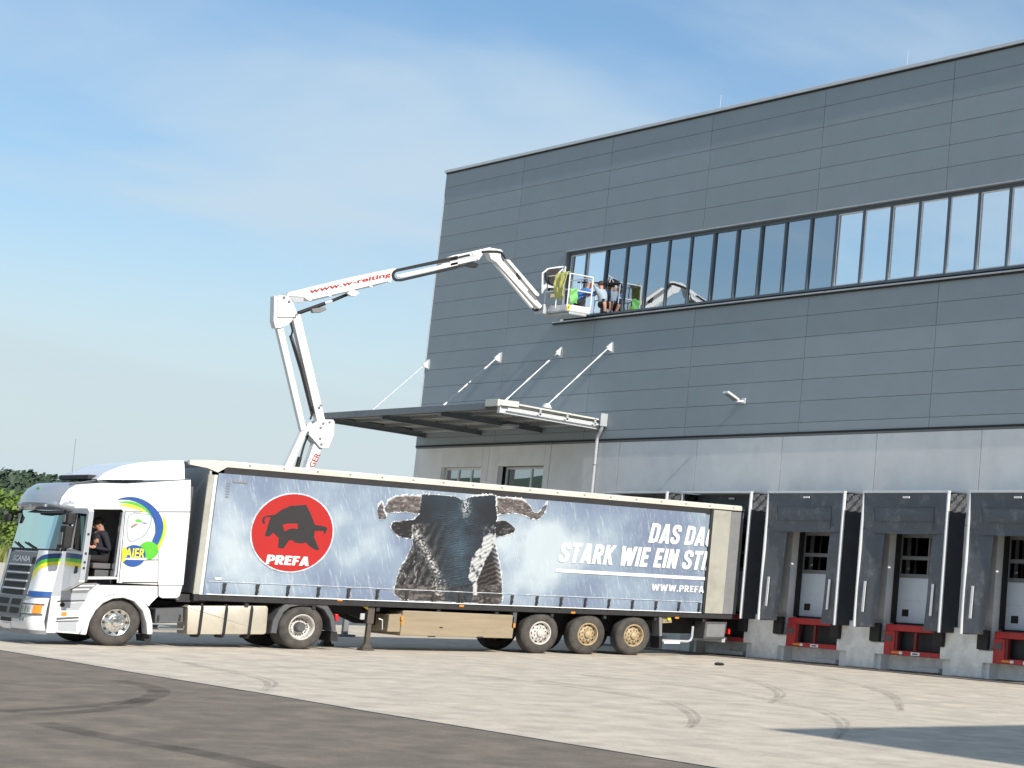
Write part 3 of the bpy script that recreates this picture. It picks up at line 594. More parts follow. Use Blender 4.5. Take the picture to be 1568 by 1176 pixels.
def printmat(name, c0, c1, c2, sc_=3.0, lo=.42, hi=.62, bump=0.0, stretch=(1, 1, 1), det=8, dist=.6):
    m = bpy.data.materials.new(name); m.use_nodes = True; t = m.node_tree; n = t.nodes; l = t.links; p = n['Principled BSDF']; p.inputs['Roughness'].default_value = .5
    g = n.new('ShaderNodeNewGeometry'); mp_ = n.new('ShaderNodeMapping'); mp_.inputs['Scale'].default_value = stretch; mp_.inputs['Rotation'].default_value = (.35, 0, 0); l.new(g.outputs['Position'], mp_.inputs[0])
    z = n.new('ShaderNodeTexNoise'); z.inputs['Scale'].default_value = sc_; z.inputs['Detail'].default_value = det; z.inputs['Roughness'].default_value = .62; z.inputs['Distortion'].default_value = dist; l.new(mp_.outputs[0], z.inputs['Vector'])
    r = n.new('ShaderNodeValToRGB'); e = r.color_ramp.elements; e[0].position = lo; e[0].color = (*c0, 1); e[1].position = hi; e[1].color = (*c2, 1); x = e.new((lo + hi) / 2); x.color = (*c1, 1)
    l.new(z.outputs[0], r.inputs[0]); l.new(r.outputs[0], p.inputs['Base Color']); return m
MT['bulldark'] = printmat('print_bull_dark', (0.015, 0.022, 0.032), (0.035, 0.055, 0.078), (0.085, 0.125, 0.155), 4, .3, .72, stretch=(1, .7, 5))
MT['bullhair'] = printmat('print_bull_hair', (0.016, 0.016, 0.018), (0.055, 0.050, 0.047), (0.30, 0.285, 0.27), 7, .40, .72, stretch=(1, 2.2, 1.0), dist=1.5)
MT['bullhorn'] = printmat('print_horn', (0.075, 0.068, 0.064), (0.165, 0.148, 0.14), (0.36, 0.335, 0.32), 6, .33, .72, stretch=(1, 1, 2.2))
MT['bulllight'] = printmat('print_bull_light', (0.06, 0.065, 0.07), (0.34, 0.345, 0.35), (0.66, 0.67, 0.68), 6, .36, .66, stretch=(1, 1.6, 5))
MT['splash'] = printmat('print_splash', (0.36, 0.42, 0.48), (0.56, 0.60, 0.64), (0.80, 0.82, 0.84), 8, .38, .66)
def curtain_mat():
    m = bpy.data.materials.new('printed_tarpaulin'); m.use_nodes = True; t = m.node_tree; n = t.nodes; l = t.links; p = n['Principled BSDF']; p.inputs['Roughness'].default_value = .45
    g = n.new('ShaderNodeNewGeometry')
    a = n.new('ShaderNodeTexNoise'); a.inputs['Scale'].default_value = .55; a.inputs['Detail'].default_value = 5; l.new(g.outputs['Position'], a.inputs['Vector'])
    r = n.new('ShaderNodeValToRGB'); e = r.color_ramp.elements; e[0].position = .35; e[0].color = (0.165, 0.21, 0.30, 1); e[1].position = .66; e[1].color = (0.42, 0.485, 0.53, 1); x = e.new(.5); x.color = (0.24, 0.305, 0.385, 1); 
    sp = n.new('ShaderNodeSeparateXYZ'); l.new(g.outputs['Position'], sp.inputs[0])
    def mth(op, *v):
        q = n.new('ShaderNodeMath'); q.operation = op
        for i, k in enumerate(v):
            if isinstance(k, (int, float)): q.inputs[i].default_value = k
            else: l.new(k, q.inputs[i])
        return q.outputs[0]
    def glow(y, z, ry, rz): return mth('EXPONENT', mth('MULTIPLY', mth('ADD', mth('POWER', mth('ABSOLUTE', mth('DIVIDE', mth('SUBTRACT', sp.outputs[1], y), ry)), 2.0), mth('POWER', mth('ABSOLUTE', mth('DIVIDE', mth('SUBTRACT', sp.outputs[2], z), rz)), 2.0)), -1.0))
    gl_ = mth('ADD', mth('ADD', glow(-11.3, 2.6, 1.6, 1.5), glow(-6.0, 2.6, 1.5, 1.3)), glow(-14.2, 2.5, .9, 1.2))
    fac = mth('ADD', mth('MULTIPLY', mth('SUBTRACT', a.outputs[0], .5), 1.1), mth('ADD', .40, mth('MULTIPLY', gl_, .24)))
    l.new(fac, r.inputs[0])
    mp_ = n.new('ShaderNodeMapping'); mp_.inputs['Rotation'].default_value = (math.radians(-18), 0, 0); l.new(g.outputs['Position'], mp_.inputs[0])
    mq = n.new('ShaderNodeMapping'); mq.inputs['Scale'].default_value = (1, 13, 1.5); l.new(mp_.outputs[0], mq.inputs[0])
    b_ = n.new('ShaderNodeTexNoise'); b_.inputs['Scale'].default_value = 1.7; b_.inputs['Detail'].default_value = 3; b_.inputs['Roughness'].default_value = .7; l.new(mq.outputs[0], b_.inputs['Vector'])
    mr = n.new('ShaderNodeMapRange'); mr.inputs[1].default_value = .55; mr.inputs[2].default_value = .75; mr.inputs[4].default_value = .52; l.new(b_.outputs[0], mr.inputs[0])
    mx = n.new('ShaderNodeMix'); mx.data_type = 'RGBA'; l.new(mr.outputs[0], mx.inputs[0]); l.new(r.outputs[0], mx.inputs[6]); mx.inputs[7].default_value = (.56, .61, .65, 1)
    l.new(mx.outputs[2], p.inputs['Base Color'])
    b3 = n.new('ShaderNodeTexNoise'); b3.inputs['Scale'].default_value = 2.2; l.new(g.outputs['Position'], b3.inputs['Vector']); bu = n.new('ShaderNodeBump'); bu.inputs['Strength'].default_value = .25; bu.inputs['Distance'].default_value = .03; l.new(b3.outputs[0], bu.inputs['Height']); l.new(bu.outputs[0], p.inputs['Normal'])
    return m
MT['tarp'] = curtain_mat()

MT['railcream'] = mat('rail_cream', (0.60, 0.58, 0.51), 0.5, 0, 0.08, 3, dirt=(0.40, 0.38, 0.33), dscale=2.5, dmin=0.55, dmax=0.85)
tr = thing('semi_trailer', 'long curtain-sided trailer with printed bull picture and red round emblem', 'trailer', (13.8, -7.5, 0))
Y0, Y1, ZB, ZT = -14.62, -.55, 1.16, 4.10
b = B(); b.box((TX0, Y0, ZB + .02), (TX - .03, Y0 + .05, ZT - .02)); b.build('front_wall', MT['steel'], tr, bevel=.01)
b = B(); b.box((TX0, Y0 + .05, ZT - .03), (TX - .02, Y1, ZT + .0)); b.build('roof', MT['creamtrail'], tr)
b = B(); b.box((TX0, Y0, ZB - .14), (TX - .03, Y1, ZB + .02)); b.build('floor_frame', MT['dark'], tr)
b = B(); b.box((TX0 - .005, Y0 + .06, ZB), (TX0 + .03, Y1, ZT - .03)); b.build('far_curtain', MT['midgrey'], tr)
# roof rail: cream top cap and dark runner below
b = B(); b.prism([(TX + .01, ZT - .11), (TX + .015, ZT - .02), (TX - .03, ZT + .03), (TX - .10, ZT + .03), (TX - .10, ZT - .11)], 'y', Y0 + .25, Y1 - .02) ; b.build('roof_rail', MT['railcream'], tr)
b = B(); b.box((TX - .05, Y0 + .30, ZT - .27), (TX - .005, Y1 - 1.05, ZT - .112)); b.build('curtain_runner', MT['dark'], tr)
for k in range(18): b = B(); b.box((TX + .01, Y0 + .8 + k * .76, ZT - .055), (TX + .022, Y0 + .84 + k * .76, ZT - .02)); b.build('rail_rivet', MT['midgrey'], tr)
# front corner post and casting
b = B(); b.box((TX - .06, Y0 - .03, ZB), (TX + .004, Y0 + .10, ZT - .3)); b.build('front_post', MT['creamtrail'], tr, bevel=.012)
b = B(); b.prism([(-15.088,4.078),(-14.663,4.117),(-14.227,4.117),(-14.182,4.061),(-14.462,3.857),(-14.697,3.936),(-15.076,3.981)], 'x', TX - .10, TX + .012); b.build('corner_casting', MT['railcream'], tr)
b = B(); b.box((TX - .05, Y0 + .102, ZB), (TX - .01, Y0 + .17, ZT - .3)); b.build('tension_tube', MT['alu'], tr)
# front wall top with lamp strip above cab
b = B(); b.box((TX0, Y0 - .03, ZT - .12), (TX - .13, Y0 - .002, ZT + .0)); fr = b.build('front_header', MT['midgrey'], tr)
for k in range(14): b = B(); b.lathe([(.02, 0), (.02, .006)], (TX0 + .2 + k * .16, Y0 - .036, ZT - .06), (0, 1, 0), 8); b.build('bolt', MT['black'], fr)
# curtain with slack lower hem
CY0, CY1 = -14.44, -1.56
strapY = [p[0] for p in [(-14.021,1.434),(-13.309,1.435),(-12.629,1.435),(-11.939,1.419),(-11.242,1.417),(-10.558,1.399),(-9.844,1.397),(-9.194,1.391),(-8.514,1.386),(-7.853,1.379),(-7.143,1.374),(-6.468,1.350),(-5.799,1.342),(-5.116,1.333),(-4.437,1.324),(-3.745,1.314),(-3.038,1.304),(-2.336,1.293),(-1.701,1.280)]]
ZS = 1.44
def tarp(u, v):
    y = CY0 + (CY1 - CY0) * u; z = ZB - .005 + (ZT - .25 - ZB) * v; x = TX
    lo = max(0.0, 1 - (z - ZB) / .30)
    d = min(abs(y - s_) for s_ in strapY)
    bulge = min(1, d / .30); x += lo * (.045 * bulge * (1 - lo * .6) - .018) + .010 * noise.noise(Vector((y * 4, z * 9, 2))) * lo
    x += .008 * noise.noise(Vector((y * .7, z * .8, 5))) * (1 - lo)
    x -= .05 * max(0, (u - .985) / .015)
    return Vector((x, y, z))
b = B(); b.grid(tarp, 260, 30); cur = b.build('curtain', MT['tarp'], tr, smooth=True)
b = B()
def seam(u, v): 
    y = CY0 + .05 + (CY1 - CY0 - .1) * u; return Vector((TX + .024, y, ZS + .012 + .014 * v + .006 * noise.noise(Vector((y * 2, 0, 0)))))
b.grid(seam, 80, 1); b.build('hem_seam', MT['splash'], cur)
b = B()
b.grid(lambda u, v: Vector((TX + .02, CY0 + .05 + (CY1 - CY0 - .1) * u, ZB + .005 + .018 * v)), 60, 1); b.build('hem_edge', MT['pwhite'], cur)
for y in strapY:
    b = B(); b.add([(TX + .03, y - .045, ZS - .01), (TX + .03, y + .045, ZS - .01), (TX + .035, y + .025, ZS - .12), (TX + .012, y + .02, ZB - .04), (TX + .012, y - .02, ZB - .04), (TX + .035, y - .025, ZS - .12)], [(0, 1, 2, 5), (5, 2, 3, 4)])
    b.box((TX + .012, y - .03, ZB + .08), (TX + .045, y + .03, ZB + .13)); b.build('tension_strap', MT['pblack'] if 0 else MT['dark'], tr)
def flat(name, pts, m, x, par=cur): return B().prism(pts, 'x', TX + x - .0015, TX + x).build(name, m, par)
def smoothpts(pts, n=4):
    o = []; k = len(pts)
    for i in range(k):
        p0, p1, p2, p3 = [Vector((*pts[(i + j) % k], 0)) for j in (-1, 0, 1, 2)]
        for q in range(n):
            t = q / n; v = 0.5 * ((2 * p1) + (-p0 + p2) * t + (2 * p0 - 5 * p1 + 4 * p2 - p3) * t * t + (-p0 + 3 * p1 - 3 * p2 + p3) * t ** 3); o.append((v.x, v.y))
    return o
# red round emblem
circ = [(-13.603,2.562),(-13.598,2.810),(-13.500,3.057),(-13.313,3.291),(-13.055,3.444),(-12.785,3.514),(-12.502,3.507),(-12.205,3.395),(-11.957,3.208),(-11.805,2.971),(-11.738,2.749),(-11.742,2.440),(-11.831,2.148),(-12.028,1.913),(-12.294,1.770),(-12.569,1.721),(-12.892,1.758),(-13.184,1.896),(-13.426,2.123),(-13.559,2.354)]
cy_, cz_ = sum(p[0] for p in circ) / len(circ), sum(p[1] for p in circ) / len(circ); rr_ = max(abs(p[1] - cz_) for p in circ)
ry_ = max(abs(p[0] - cy_) for p in circ)
cirp = lambda k: [(cy_ + k * ry_ * math.cos(t * math.pi / 32), cz_ + k * rr_ * math.sin(t * math.pi / 32)) for t in range(64)]
flat('emblem_rim', cirp(1.0), MT['splash'], .014); flat('emblem_disc', cirp(.965), MT['pred'], .016)
flat('emblem_animal', [(-13.362,2.786),(-13.395,2.864),(-13.369,2.946),(-13.276,2.984),(-13.122,3.011),(-12.979,3.142),(-12.792,3.237),(-12.456,3.286),(-12.332,3.099),(-12.200,2.842),(-12.056,2.831),(-11.930,2.807),(-11.904,2.759),(-11.945,2.654),(-11.972,2.644),(-11.975,2.705),(-12.083,2.715),(-12.187,2.700),(-12.186,2.557),(-12.031,2.280),(-12.102,2.264),(-12.240,2.330),(-12.353,2.425),(-12.450,2.399),(-12.612,2.410),(-12.658,2.460),(-12.738,2.455),(-12.842,2.263),(-12.970,2.272),(-12.972,2.489),(-13.112,2.601),(-13.199,2.507),(-13.290,2.518),(-13.273,2.631),(-13.214,2.956),(-13.310,2.942),(-13.341,2.875),(-13.309,2.805)], MT['pblack'], .018)
flat('emblem_saddle', [(-12.929,2.790),(-12.822,2.830),(-12.600,2.844),(-12.578,2.724),(-12.691,2.733),(-12.787,2.702),(-12.860,2.649)], MT['pred'], .020)
(ly0, lz0), (ly1, lz1) = [(-13.195,1.927),(-12.223,2.184)]
blocktext('PREFA', 'emblem_word', MT['pwhite'], cur, TX + .0205, ly0, ly1 - .02, lz0 - .03, lz1 - .08, wt=.21, shear=.10, gap=.06, lines=lambda y: .0)
# slogan
(a0, c0), (a1, c1) = [(-3.431,2.978),(-1.323,3.448)]
blocktext('DAS DACH', 'slogan_word', MT['pwhite'], cur, TX + .018, a0 - .02, a0 + 2.30, c0 - .02, c0 + .50, cut=CY1 - .04)
(a0, c0), (a1, c1) = [(-5.987,2.324),(-1.619,2.310)]
(q0, d0), = [(-6.002,2.796)]
blocktext('STARK WIE EIN STIER', 'slogan_word', MT['pwhite'], cur, TX + .018, a0 - .02, a0 + (a1 - a0) * 1.125, c0 - .01, c0 + .50, cut=CY1 - .04)
(a0, c0), (a1, c1), (a2, c2), (a3, c3) = [(-6.036,2.140),(-1.600,2.131),(-1.592,2.050),(-6.027,2.056)]
flat('slogan_line', [(a0, c0), (CY1 - .04, c0 - .01), (CY1 - .04, c3 - .01), (a0, c3)], MT['pwhite'], .018)
(a0, c0), (a1, c1), (a2, c2) = [(-3.217,1.698),(-1.616,1.681),(-3.227,1.882)]
blocktext('WWW.PREFA.AT', 'web_address', MT['pwhite'], cur, TX + .018, a0, a0 + (a1 - a0) * 1.27, c0 + .01, c2, wt=.16, shear=0.0, cut=CY1 - .04)
# bull picture: one printed sheet, coloured point by point
import numpy as np
def print_picture():
    Hm = np.array([256.809,30.2198,2697.25,21.6141,-260.619,1264.12,0.0141479,0.00279743,1]).reshape(3, 3)
    y0, y1, z0, z1 = -10.967, -6.091, ZB + .012, 4.285
    ny, nz = 250, 150
    YY, ZZ = np.meshgrid(np.linspace(y0, y1, ny + 1), np.linspace(z0, z1, nz + 1), indexing='ij')
    q = Hm @ np.stack([YY.ravel(), ZZ.ravel(), np.ones(YY.size)]); X, Y = q[0] / q[2], q[1] / q[2]
    rs = np.random.RandomState(5)
    def vn(x, y):                       # value noise 0..1
        L = rs.rand(64, 64); xi, yi = np.floor(x).astype(int), np.floor(y).astype(int); fx, fy = x - xi, y - yi; fx = fx * fx * (3 - 2 * fx); fy = fy * fy * (3 - 2 * fy)
        g = lambda i, j: L[i % 64, j % 64]
        return (g(xi, yi) * (1 - fx) + g(xi + 1, yi) * fx) * (1 - fy) + (g(xi, yi + 1) * (1 - fx) + g(xi + 1, yi + 1) * fx) * fy
    def fb(sx_, sy_): return .5 * vn(X / sx_, Y / sy_) + .3 * vn(X / sx_ * 2.1, Y / sy_ * 2.1) + .2 * vn(X / sx_ * 4.3, Y / sy_ * 4.3)
    wx, wy = X + 14 * (fb(26, 26) - .5), Y + 14 * (fb(24, 24) - .5)
    def inside(P, x=None, y=None):
        x = wx if x is None else x; y = wy if y is None else y; r = np.zeros(x.shape, bool); n = len(P)
        for i in range(n):
            (a, b_), (c, d) = P[i], P[(i + 1) % n]; t = (b_ > y) != (d > y)
            with np.errstate(divide='ignore', invalid='ignore'): r ^= t & (x < (c - a) * (y - b_) / (d - b_ + 1e-9) + a)
        return r
    def dist(P):
        o = np.full(X.shape, 1e9); n = len(P)
        for i in range(n):
            a, c = np.array(P[i], float), np.array(P[(i + 1) % n], float); ab = c - a; t = np.clip(((wx - a[0]) * ab[0] + (wy - a[1]) * ab[1]) / (ab @ ab), 0, 1); o = np.minimum(o, np.hypot(wx - a[0] - t * ab[0], wy - a[1] - t * ab[1]))
        return o
    head = [(345,88),(480,95),(600,108),(650,135),(700,108),(790,98),(880,97),(888,180),(893,265),(880,330),(872,410),(890,500),(912,600),(928,700),(930,860),(900,888),(700,872),(500,866),(200,850),(150,800),(160,740),(185,640),(235,560),(275,480),(290,410),(275,330),(305,265),(335,230),(345,150)]
    earl = [(310,270),(225,280),(140,295),(128,320),(150,370),(190,395),(275,412),(290,340)]
    earr = [(885,285),(940,275),(985,300),(1025,340),(1005,370),(940,385),(878,405)]
    hornl = [(350,100),(250,98),(165,105),(110,135),(78,190),(100,225),(170,218),(240,215),(300,232),(345,225)]
    tipl = [(60,135),(40,160),(32,220),(45,275),(85,270),(98,255),(78,215),(70,160)]
    hornr = [(888,112),(980,115),(1070,125),(1120,155),(1150,215),(1190,220),(1225,185),(1252,140),(1256,160),(1230,230),(1190,270),(1140,265),(1080,235),(1000,225),(895,235)]
    white = [(795,395),(835,370),(872,385),(876,430),(860,480),(835,520),(800,580),(780,640),(755,690),(738,745),(690,700),(698,620),(705,570),(745,500),(785,460)]
    rdark = [(806,575),(850,550),(885,570),(915,650),(925,745),(740,745),(760,690),(790,630)]
    C = np.zeros((X.size, 3)); alive = np.zeros(X.size, bool); S_ = lambda *c: np.array(c, float)
    def mixc(m, c, a=1.0): 
        a = np.broadcast_to(a, X.shape)[m][:, None]; C[m] = C[m] * (1 - a) + np.asarray(c, float) * a if np.ndim(c) == 1 else C[m] * (1 - a) + c[m] * a
    # light rim of spray round every outline
    rim = np.full(X.size, 1e9)
    for P in (head, earl, earr, hornl, tipl, hornr): rim = np.minimum(rim, dist(P))
    n1, n2, n3 = fb(9, 9), fb(30, 30), fb(60, 16)
    up = np.clip((130 - Y) / 60, 0, 1)
    m = rim < 5 + 16 * (n2 - .35) + 34 * up * (n1 - .28) ; alive |= m; C[m] = S_(214, 222, 228); mixc(m, S_(245, 247, 248), np.clip(n1 * 1.6 - .3, 0, 1))
    # horns
    for P in (hornl, hornr, tipl):
        m = inside(P); alive |= m; dd = dist(P); t = fb(26, 12); C[m] = S_(112, 103, 101); mixc(m, S_(74, 68, 68), np.clip((t - .45) * 5, 0, 1)); mixc(m, S_(185, 180, 177), np.clip((fb(22, 10) - .64) * 8, 0, .7)); mixc(m, S_(226, 227, 227), np.clip((10 - dd) / 8, 0, 1) * (Y < 170) * .9); mixc(m, S_(48, 45, 46), np.clip((8 - dd) / 8, 0, 1) * (Y >= 170) * .8)
    # ears
    for P in (earl, earr):
        m = inside(P); alive |= m; C[m] = S_(30, 29, 32); mixc(m, S_(92, 90, 92), np.clip((fb(30, 9) - .58) * 6, 0, 1))
    m = inside([(905,350),(950,325),(1000,338),(960,360),(910,372)]); mixc(m, S_(120, 118, 120), np.clip(fb(20, 6) * 1.6 - .4, 0, 1))
    # head: blue black with fine wrinkles across the brow
    m = inside(head); alive |= m
    cen = np.exp(-((X - 610 - (Y - 400) * .05) / 165) ** 2); C[m] = S_(27, 30, 36); mixc(m, S_(52, 74, 92), cen * .75 * np.clip(fb(70, 70) * 1.5, 0, 1)); mixc(m, S_(40, 55, 68), np.clip((200 - Y) / 100, 0, 1) * .6)
    wr = np.sin((Y + 26 * np.sin((X - 610) / 130) + 18 * fb(40, 40)) / 2.6); mixc(m, S_(98, 122, 138), np.clip(wr * .5 + .1, 0, .6) * cen * np.clip(fb(50, 20) * 1.6 - .25, 0, 1) * np.clip((Y - 150) / 90, 0.25, 1)); mixc(m, S_(12, 14, 18), np.clip(-wr * .5, 0, .5) * cen)
    mixc(m, S_(122, 165, 178), np.exp(-((X - 625) / 55) ** 2 - ((Y - 490) / 90) ** 2) * .42 * fb(12, 30))
    # left cheek with folds and pale flecks
    lc = m & (X < 545 - (Y - 700) * .05) & (Y > 300); k = np.clip((X - 200) / 340, 0, 1); fold = np.sin((X * .9 + Y * .42 + 40 * fb(50, 60)) / 9.5)
    mixc(lc, S_(96, 90, 88), np.clip(fold * .6 + (n2 - .5) * 1.5, 0, .8) * np.clip((545 - X) / 140, 0, 1)); mixc(lc, S_(14, 14, 16), np.clip(-fold * .6, 0, .7) * np.clip((545 - X) / 140, 0, 1))
    axis = np.abs((X - 315) - (Y - 370) * .50); mixc(lc, S_(208, 206, 204), np.clip((n1 - .50) * 9, 0, 1) * np.exp(-(axis / 34) ** 2) * np.clip((705 - Y) / 40, 0, 1))
    mixc(lc, S_(168, 164, 162), np.clip((fb(7, 22) - .60) * 9, 0, 1) * np.clip((430 - X) / 120, 0, 1) * .8); edge_ = dist(head); mixc(lc, S_(190, 190, 190), np.clip((22 - edge_) / 22, 0, 1) * np.clip((n1 - .42) * 5, 0, 1) * (Y > 440))
    # right cheek: pale wedge and dark striped hollow
    mixc(m & inside(rdark), S_(28, 25, 25)); mixc(m & inside(rdark), S_(112, 102, 98), np.clip(np.sin((Y + .45 * X + 20 * n2) / 5.5) * .6, 0, .7)); 
    mixc(m & (X > 850) & (Y > 430) & (Y < 745), S_(205, 206, 206), np.clip((46 - edge_) / 46, 0, 1) * np.clip(np.sin((Y - .5 * X) / 5) * .5 + .55, 0, 1))
    w_ = m & inside(white); C[w_] = S_(206, 208, 208); mixc(w_, S_(120, 122, 124), np.clip(np.sin((X * .5 + Y * .9 + 30 * n2) / 4.2) * .6, 0, .65)); mixc(w_, S_(52, 60, 66), np.clip((n2 - .60) * 8, 0, 1)); mixc(m & (Y > 310) & (Y < 420) & (X > 770), S_(150, 158, 164), np.clip((fb(14, 22) - .38) * 2.2, 0, .8) * np.clip((X - 770) / 60, 0, 1))
    # muzzle strip below the seam
    b_ = m & (Y > 742); C[b_] = S_(58, 54, 53); mixc(b_, S_(126, 120, 117), np.clip((fb(34, 20) - .45) * 4, 0, .8)); mixc(b_ & (X > 515) & (X < 715), S_(40, 52, 60), .75); mixc(b_, S_(26, 25, 26), np.clip((fb(22, 22) - .55) * 5, 0, .8)); mixc(m & (Y > 700) & (Y < 820) & (np.abs(X - 470) < 90), S_(205, 204, 202), np.clip((n1 - .55) * 9, 0, 1) * np.exp(-((X - 470) / 55) ** 2)); mixc(m & (np.abs(X - 735) < 14) & (Y > 735) & (Y < 815), S_(222, 224, 225), .85)
    # snow flecks on the crown
    mixc(m, S_(228, 231, 233), np.clip((fb(8, 8) - .50) * 12, 0, 1) * np.exp(-((X - 668) / 34) ** 2 - ((Y - 180) / 70) ** 2)); mixc(m, S_(232, 235, 236), np.clip((n1 - .48) * 9, 0, 1) * np.clip((128 - Y - .25 * np.abs(X - 650)) / 24, 0, 1))
    # thin pale runs on the right
    r_ = (np.abs(X - (1012 + np.clip((Y - 380) * .20, 0, 60))) < 2.5 + 3 * n1) & (Y > 380) & (Y < 610); alive |= r_; C[r_] = S_(232, 236, 238)
    c = C / 255; c = np.where(c <= .04045, c / 12.92, ((c + .055) / 1.055) ** 2.4) * .80
    A = alive.reshape(ny + 1, nz + 1); idx = np.arange(X.size).reshape(ny + 1, nz + 1)
    ok = A[:-1, :-1] & A[1:, :-1] & A[1:, 1:] & A[:-1, 1:]
    F = np.stack([idx[:-1, :-1][ok], idx[1:, :-1][ok], idx[1:, 1:][ok], idx[:-1, 1:][ok]], 1); used = np.unique(F); rm = -np.ones(X.size, int); rm[used] = np.arange(len(used))
    o0 = ORI[cur]; V_ = np.stack([np.full(len(used), TX + .0150 - o0.x), YY.ravel()[used] - o0.y, ZZ.ravel()[used] - o0.z], 1)
    me = bpy.data.meshes.new('printed_picture'); me.from_pydata(V_.tolist(), [], rm[F].tolist()); at = me.color_attributes.new('print', 'FLOAT_COLOR', 'POINT')
    at.data.foreach_set('color', np.concatenate([c[used], np.ones((len(used), 1))], 1).ravel()); me.update()
    pm_ = bpy.data.materials.new('picture_print'); pm_.use_nodes = True; t = pm_.node_tree; p = t.nodes['Principled BSDF']; p.inputs['Roughness'].default_value = .5; an = t.nodes.new('ShaderNodeAttribute'); an.attribute_name = 'print'; t.links.new(an.outputs['Color'], p.inputs['Base Color']); me.materials.append(pm_)
    ob = bpy.data.objects.new('printed_picture', me); sc.collection.objects.link(ob); ob.parent = cur; ORI[ob] = o0
print_picture()
b = B()
# table of loading marks near the front top
for k in range(6): b.box((TX + .012, -14.25, 3.62 - k * .06), (TX + .0135, -14.17, 3.645 - k * .06))
b.box((TX + .012, -14.12, 3.66), (TX + .0135, -13.8, 3.70)); b.build('loading_table', MT['midgrey'], cur)
b = B(); b.box((TX + .02, -14.24, 1.50), (TX + .0225, -14.1, 1.545)); b.build('label_plate', MT['pwhite'], cur)
# rear post, door edge
b = B(); b.box((TX - .04, CY1 + .06, ZB), (TX + .002, -.92, ZT - .13)); b.build('rear_panel', MT['creamtrail'], tr, bevel=.01)
b = B(); b.box((TX - .04, CY1 - .02, ZB), (TX + .012, CY1 + .058, ZT - .13)); b.build('rear_gap_strip', MT['dark'], tr)
b = B(); b.box((TX - .5, -.918, ZB), (TX - .002, -.56, ZT - .14)); b.build('rear_post', MT['midgrey'], tr, bevel=.01)
b = B(); b.box((TX0, -.56, ZB), (TX - .01, -.50, ZT - .05)); b.build('rear_door', MT['midgrey'], tr)
b = B(); b.box((TX - .06, -1.6, ZT - .13), (TX + .012, -.5, ZT - .105)); b.build('roof_rail_end', MT['black'], tr)
# chassis
for x in (13.3, 14.2): b = B(); b.prism([(-14.2, 1.02), (-14.2, .88), (-10.8, .82), (-10.2, .58), (-1.0, .58), (-1.0, 1.02)], 'x', x, x + .14); b.build('chassis_rail', MT['dark'], tr)
for k in range(9): b = B(); b.box((TX0 + .05, -13.5 + k * 1.5, .92), (TX - .06, -13.42 + k * 1.5, 1.02)); b.build('crossmember', MT['dark'], tr)
b = B(); b.box((TX - .06, Y0 + .1, 1.03), (TX - .008, Y1, 1.145)); b.build('side_rail', MT['dark'], tr)
for y in [(-11.410,1.154),(-8.433,1.120),(-5.419,1.057),(-2.346,1.016)]: b = B(); b.box((TX - .02, y[0] - .06, y[1] - .03), (TX + .015, y[0] + .06, y[1] + .02)); b.build('side_marker', MT['orange'], tr, bevel=.01)
b = B(); b.prism([(-11.029,1.157),(-10.603,1.172),(-10.580,0.923),(-10.706,0.966)], 'x', 14.95, 15.0); b.build('yellow_plate', MT['yellow'], tr)
# landing legs
for x in (14.95, 12.85):
    b = B(); b.box((x - .07, -10.68, .62), (x + .07, -10.52, 1.05)); b.box((x - .055, -10.65, .1), (x + .055, -10.55, .62)); b.box((x - .16, -10.74, 0.004), (x + .14, -10.46, .05)); b.prism([(-10.72, .05), (-10.48, .05), (-10.54, .16), (-10.66, .16)], 'x', x - .08, x + .08); b.build('landing_leg', mat('worn_leg', (.09, .075, .06), .7, .1, .25, 6), tr, bevel=.008)
b = B(); b.tube([(15.0, -10.4, .75), (15.03, -10.32, .72), (15.03, -10.30, .5)], .014, 6); b.build('crank', MT['steel'], tr)
b = B(); b.box((14.98, -10.85, .72), (15.02, -10.75, .86)); b.build('coupling_plate', MT['steel'], tr)
# pallet boxes
def pbox(name, pts, x0, x1, m, bv=.012): return B().prism(pts, 'x', x0, x1).build(name, m, tr, bevel=bv)
px_ = [(-9.862,0.367),(-9.857,0.942),(-9.794,0.963),(-7.054,0.940),(-6.977,0.893),(-6.982,0.363)]
pbox('pallet_box', px_, 13.4, 15.05, MT['boxcream'], .02)
pbox('side_box', [(-10.159,0.448),(-10.155,0.856),(-9.842,0.878),(-9.824,0.444)], 14.2, 15.0, MT['boxcream'])
for q in [(-9.860,0.785),(-9.840,0.672),(-6.974,0.686)]: b = B(); b.box((15.045, q[0] - .025, q[1] - .05), (15.058, q[0] + .025, q[1] + .05)); b.build('reflector', MT['orange'], tr)
b = B(); b.prism([(-8.910,0.596),(-8.826,0.598),(-8.830,0.572),(-8.904,0.571)], 'x', 15.04, 15.06); b.build('latch', MT['dark'], tr)
for q in [(-9.068,0.369),(-7.842,0.380)]: b = B(); b.box((14.98, q[0] - .08, q[1] - .02), (15.06, q[0] + .08, q[1] + .01)); b.build('hinge', MT['dark'], tr)
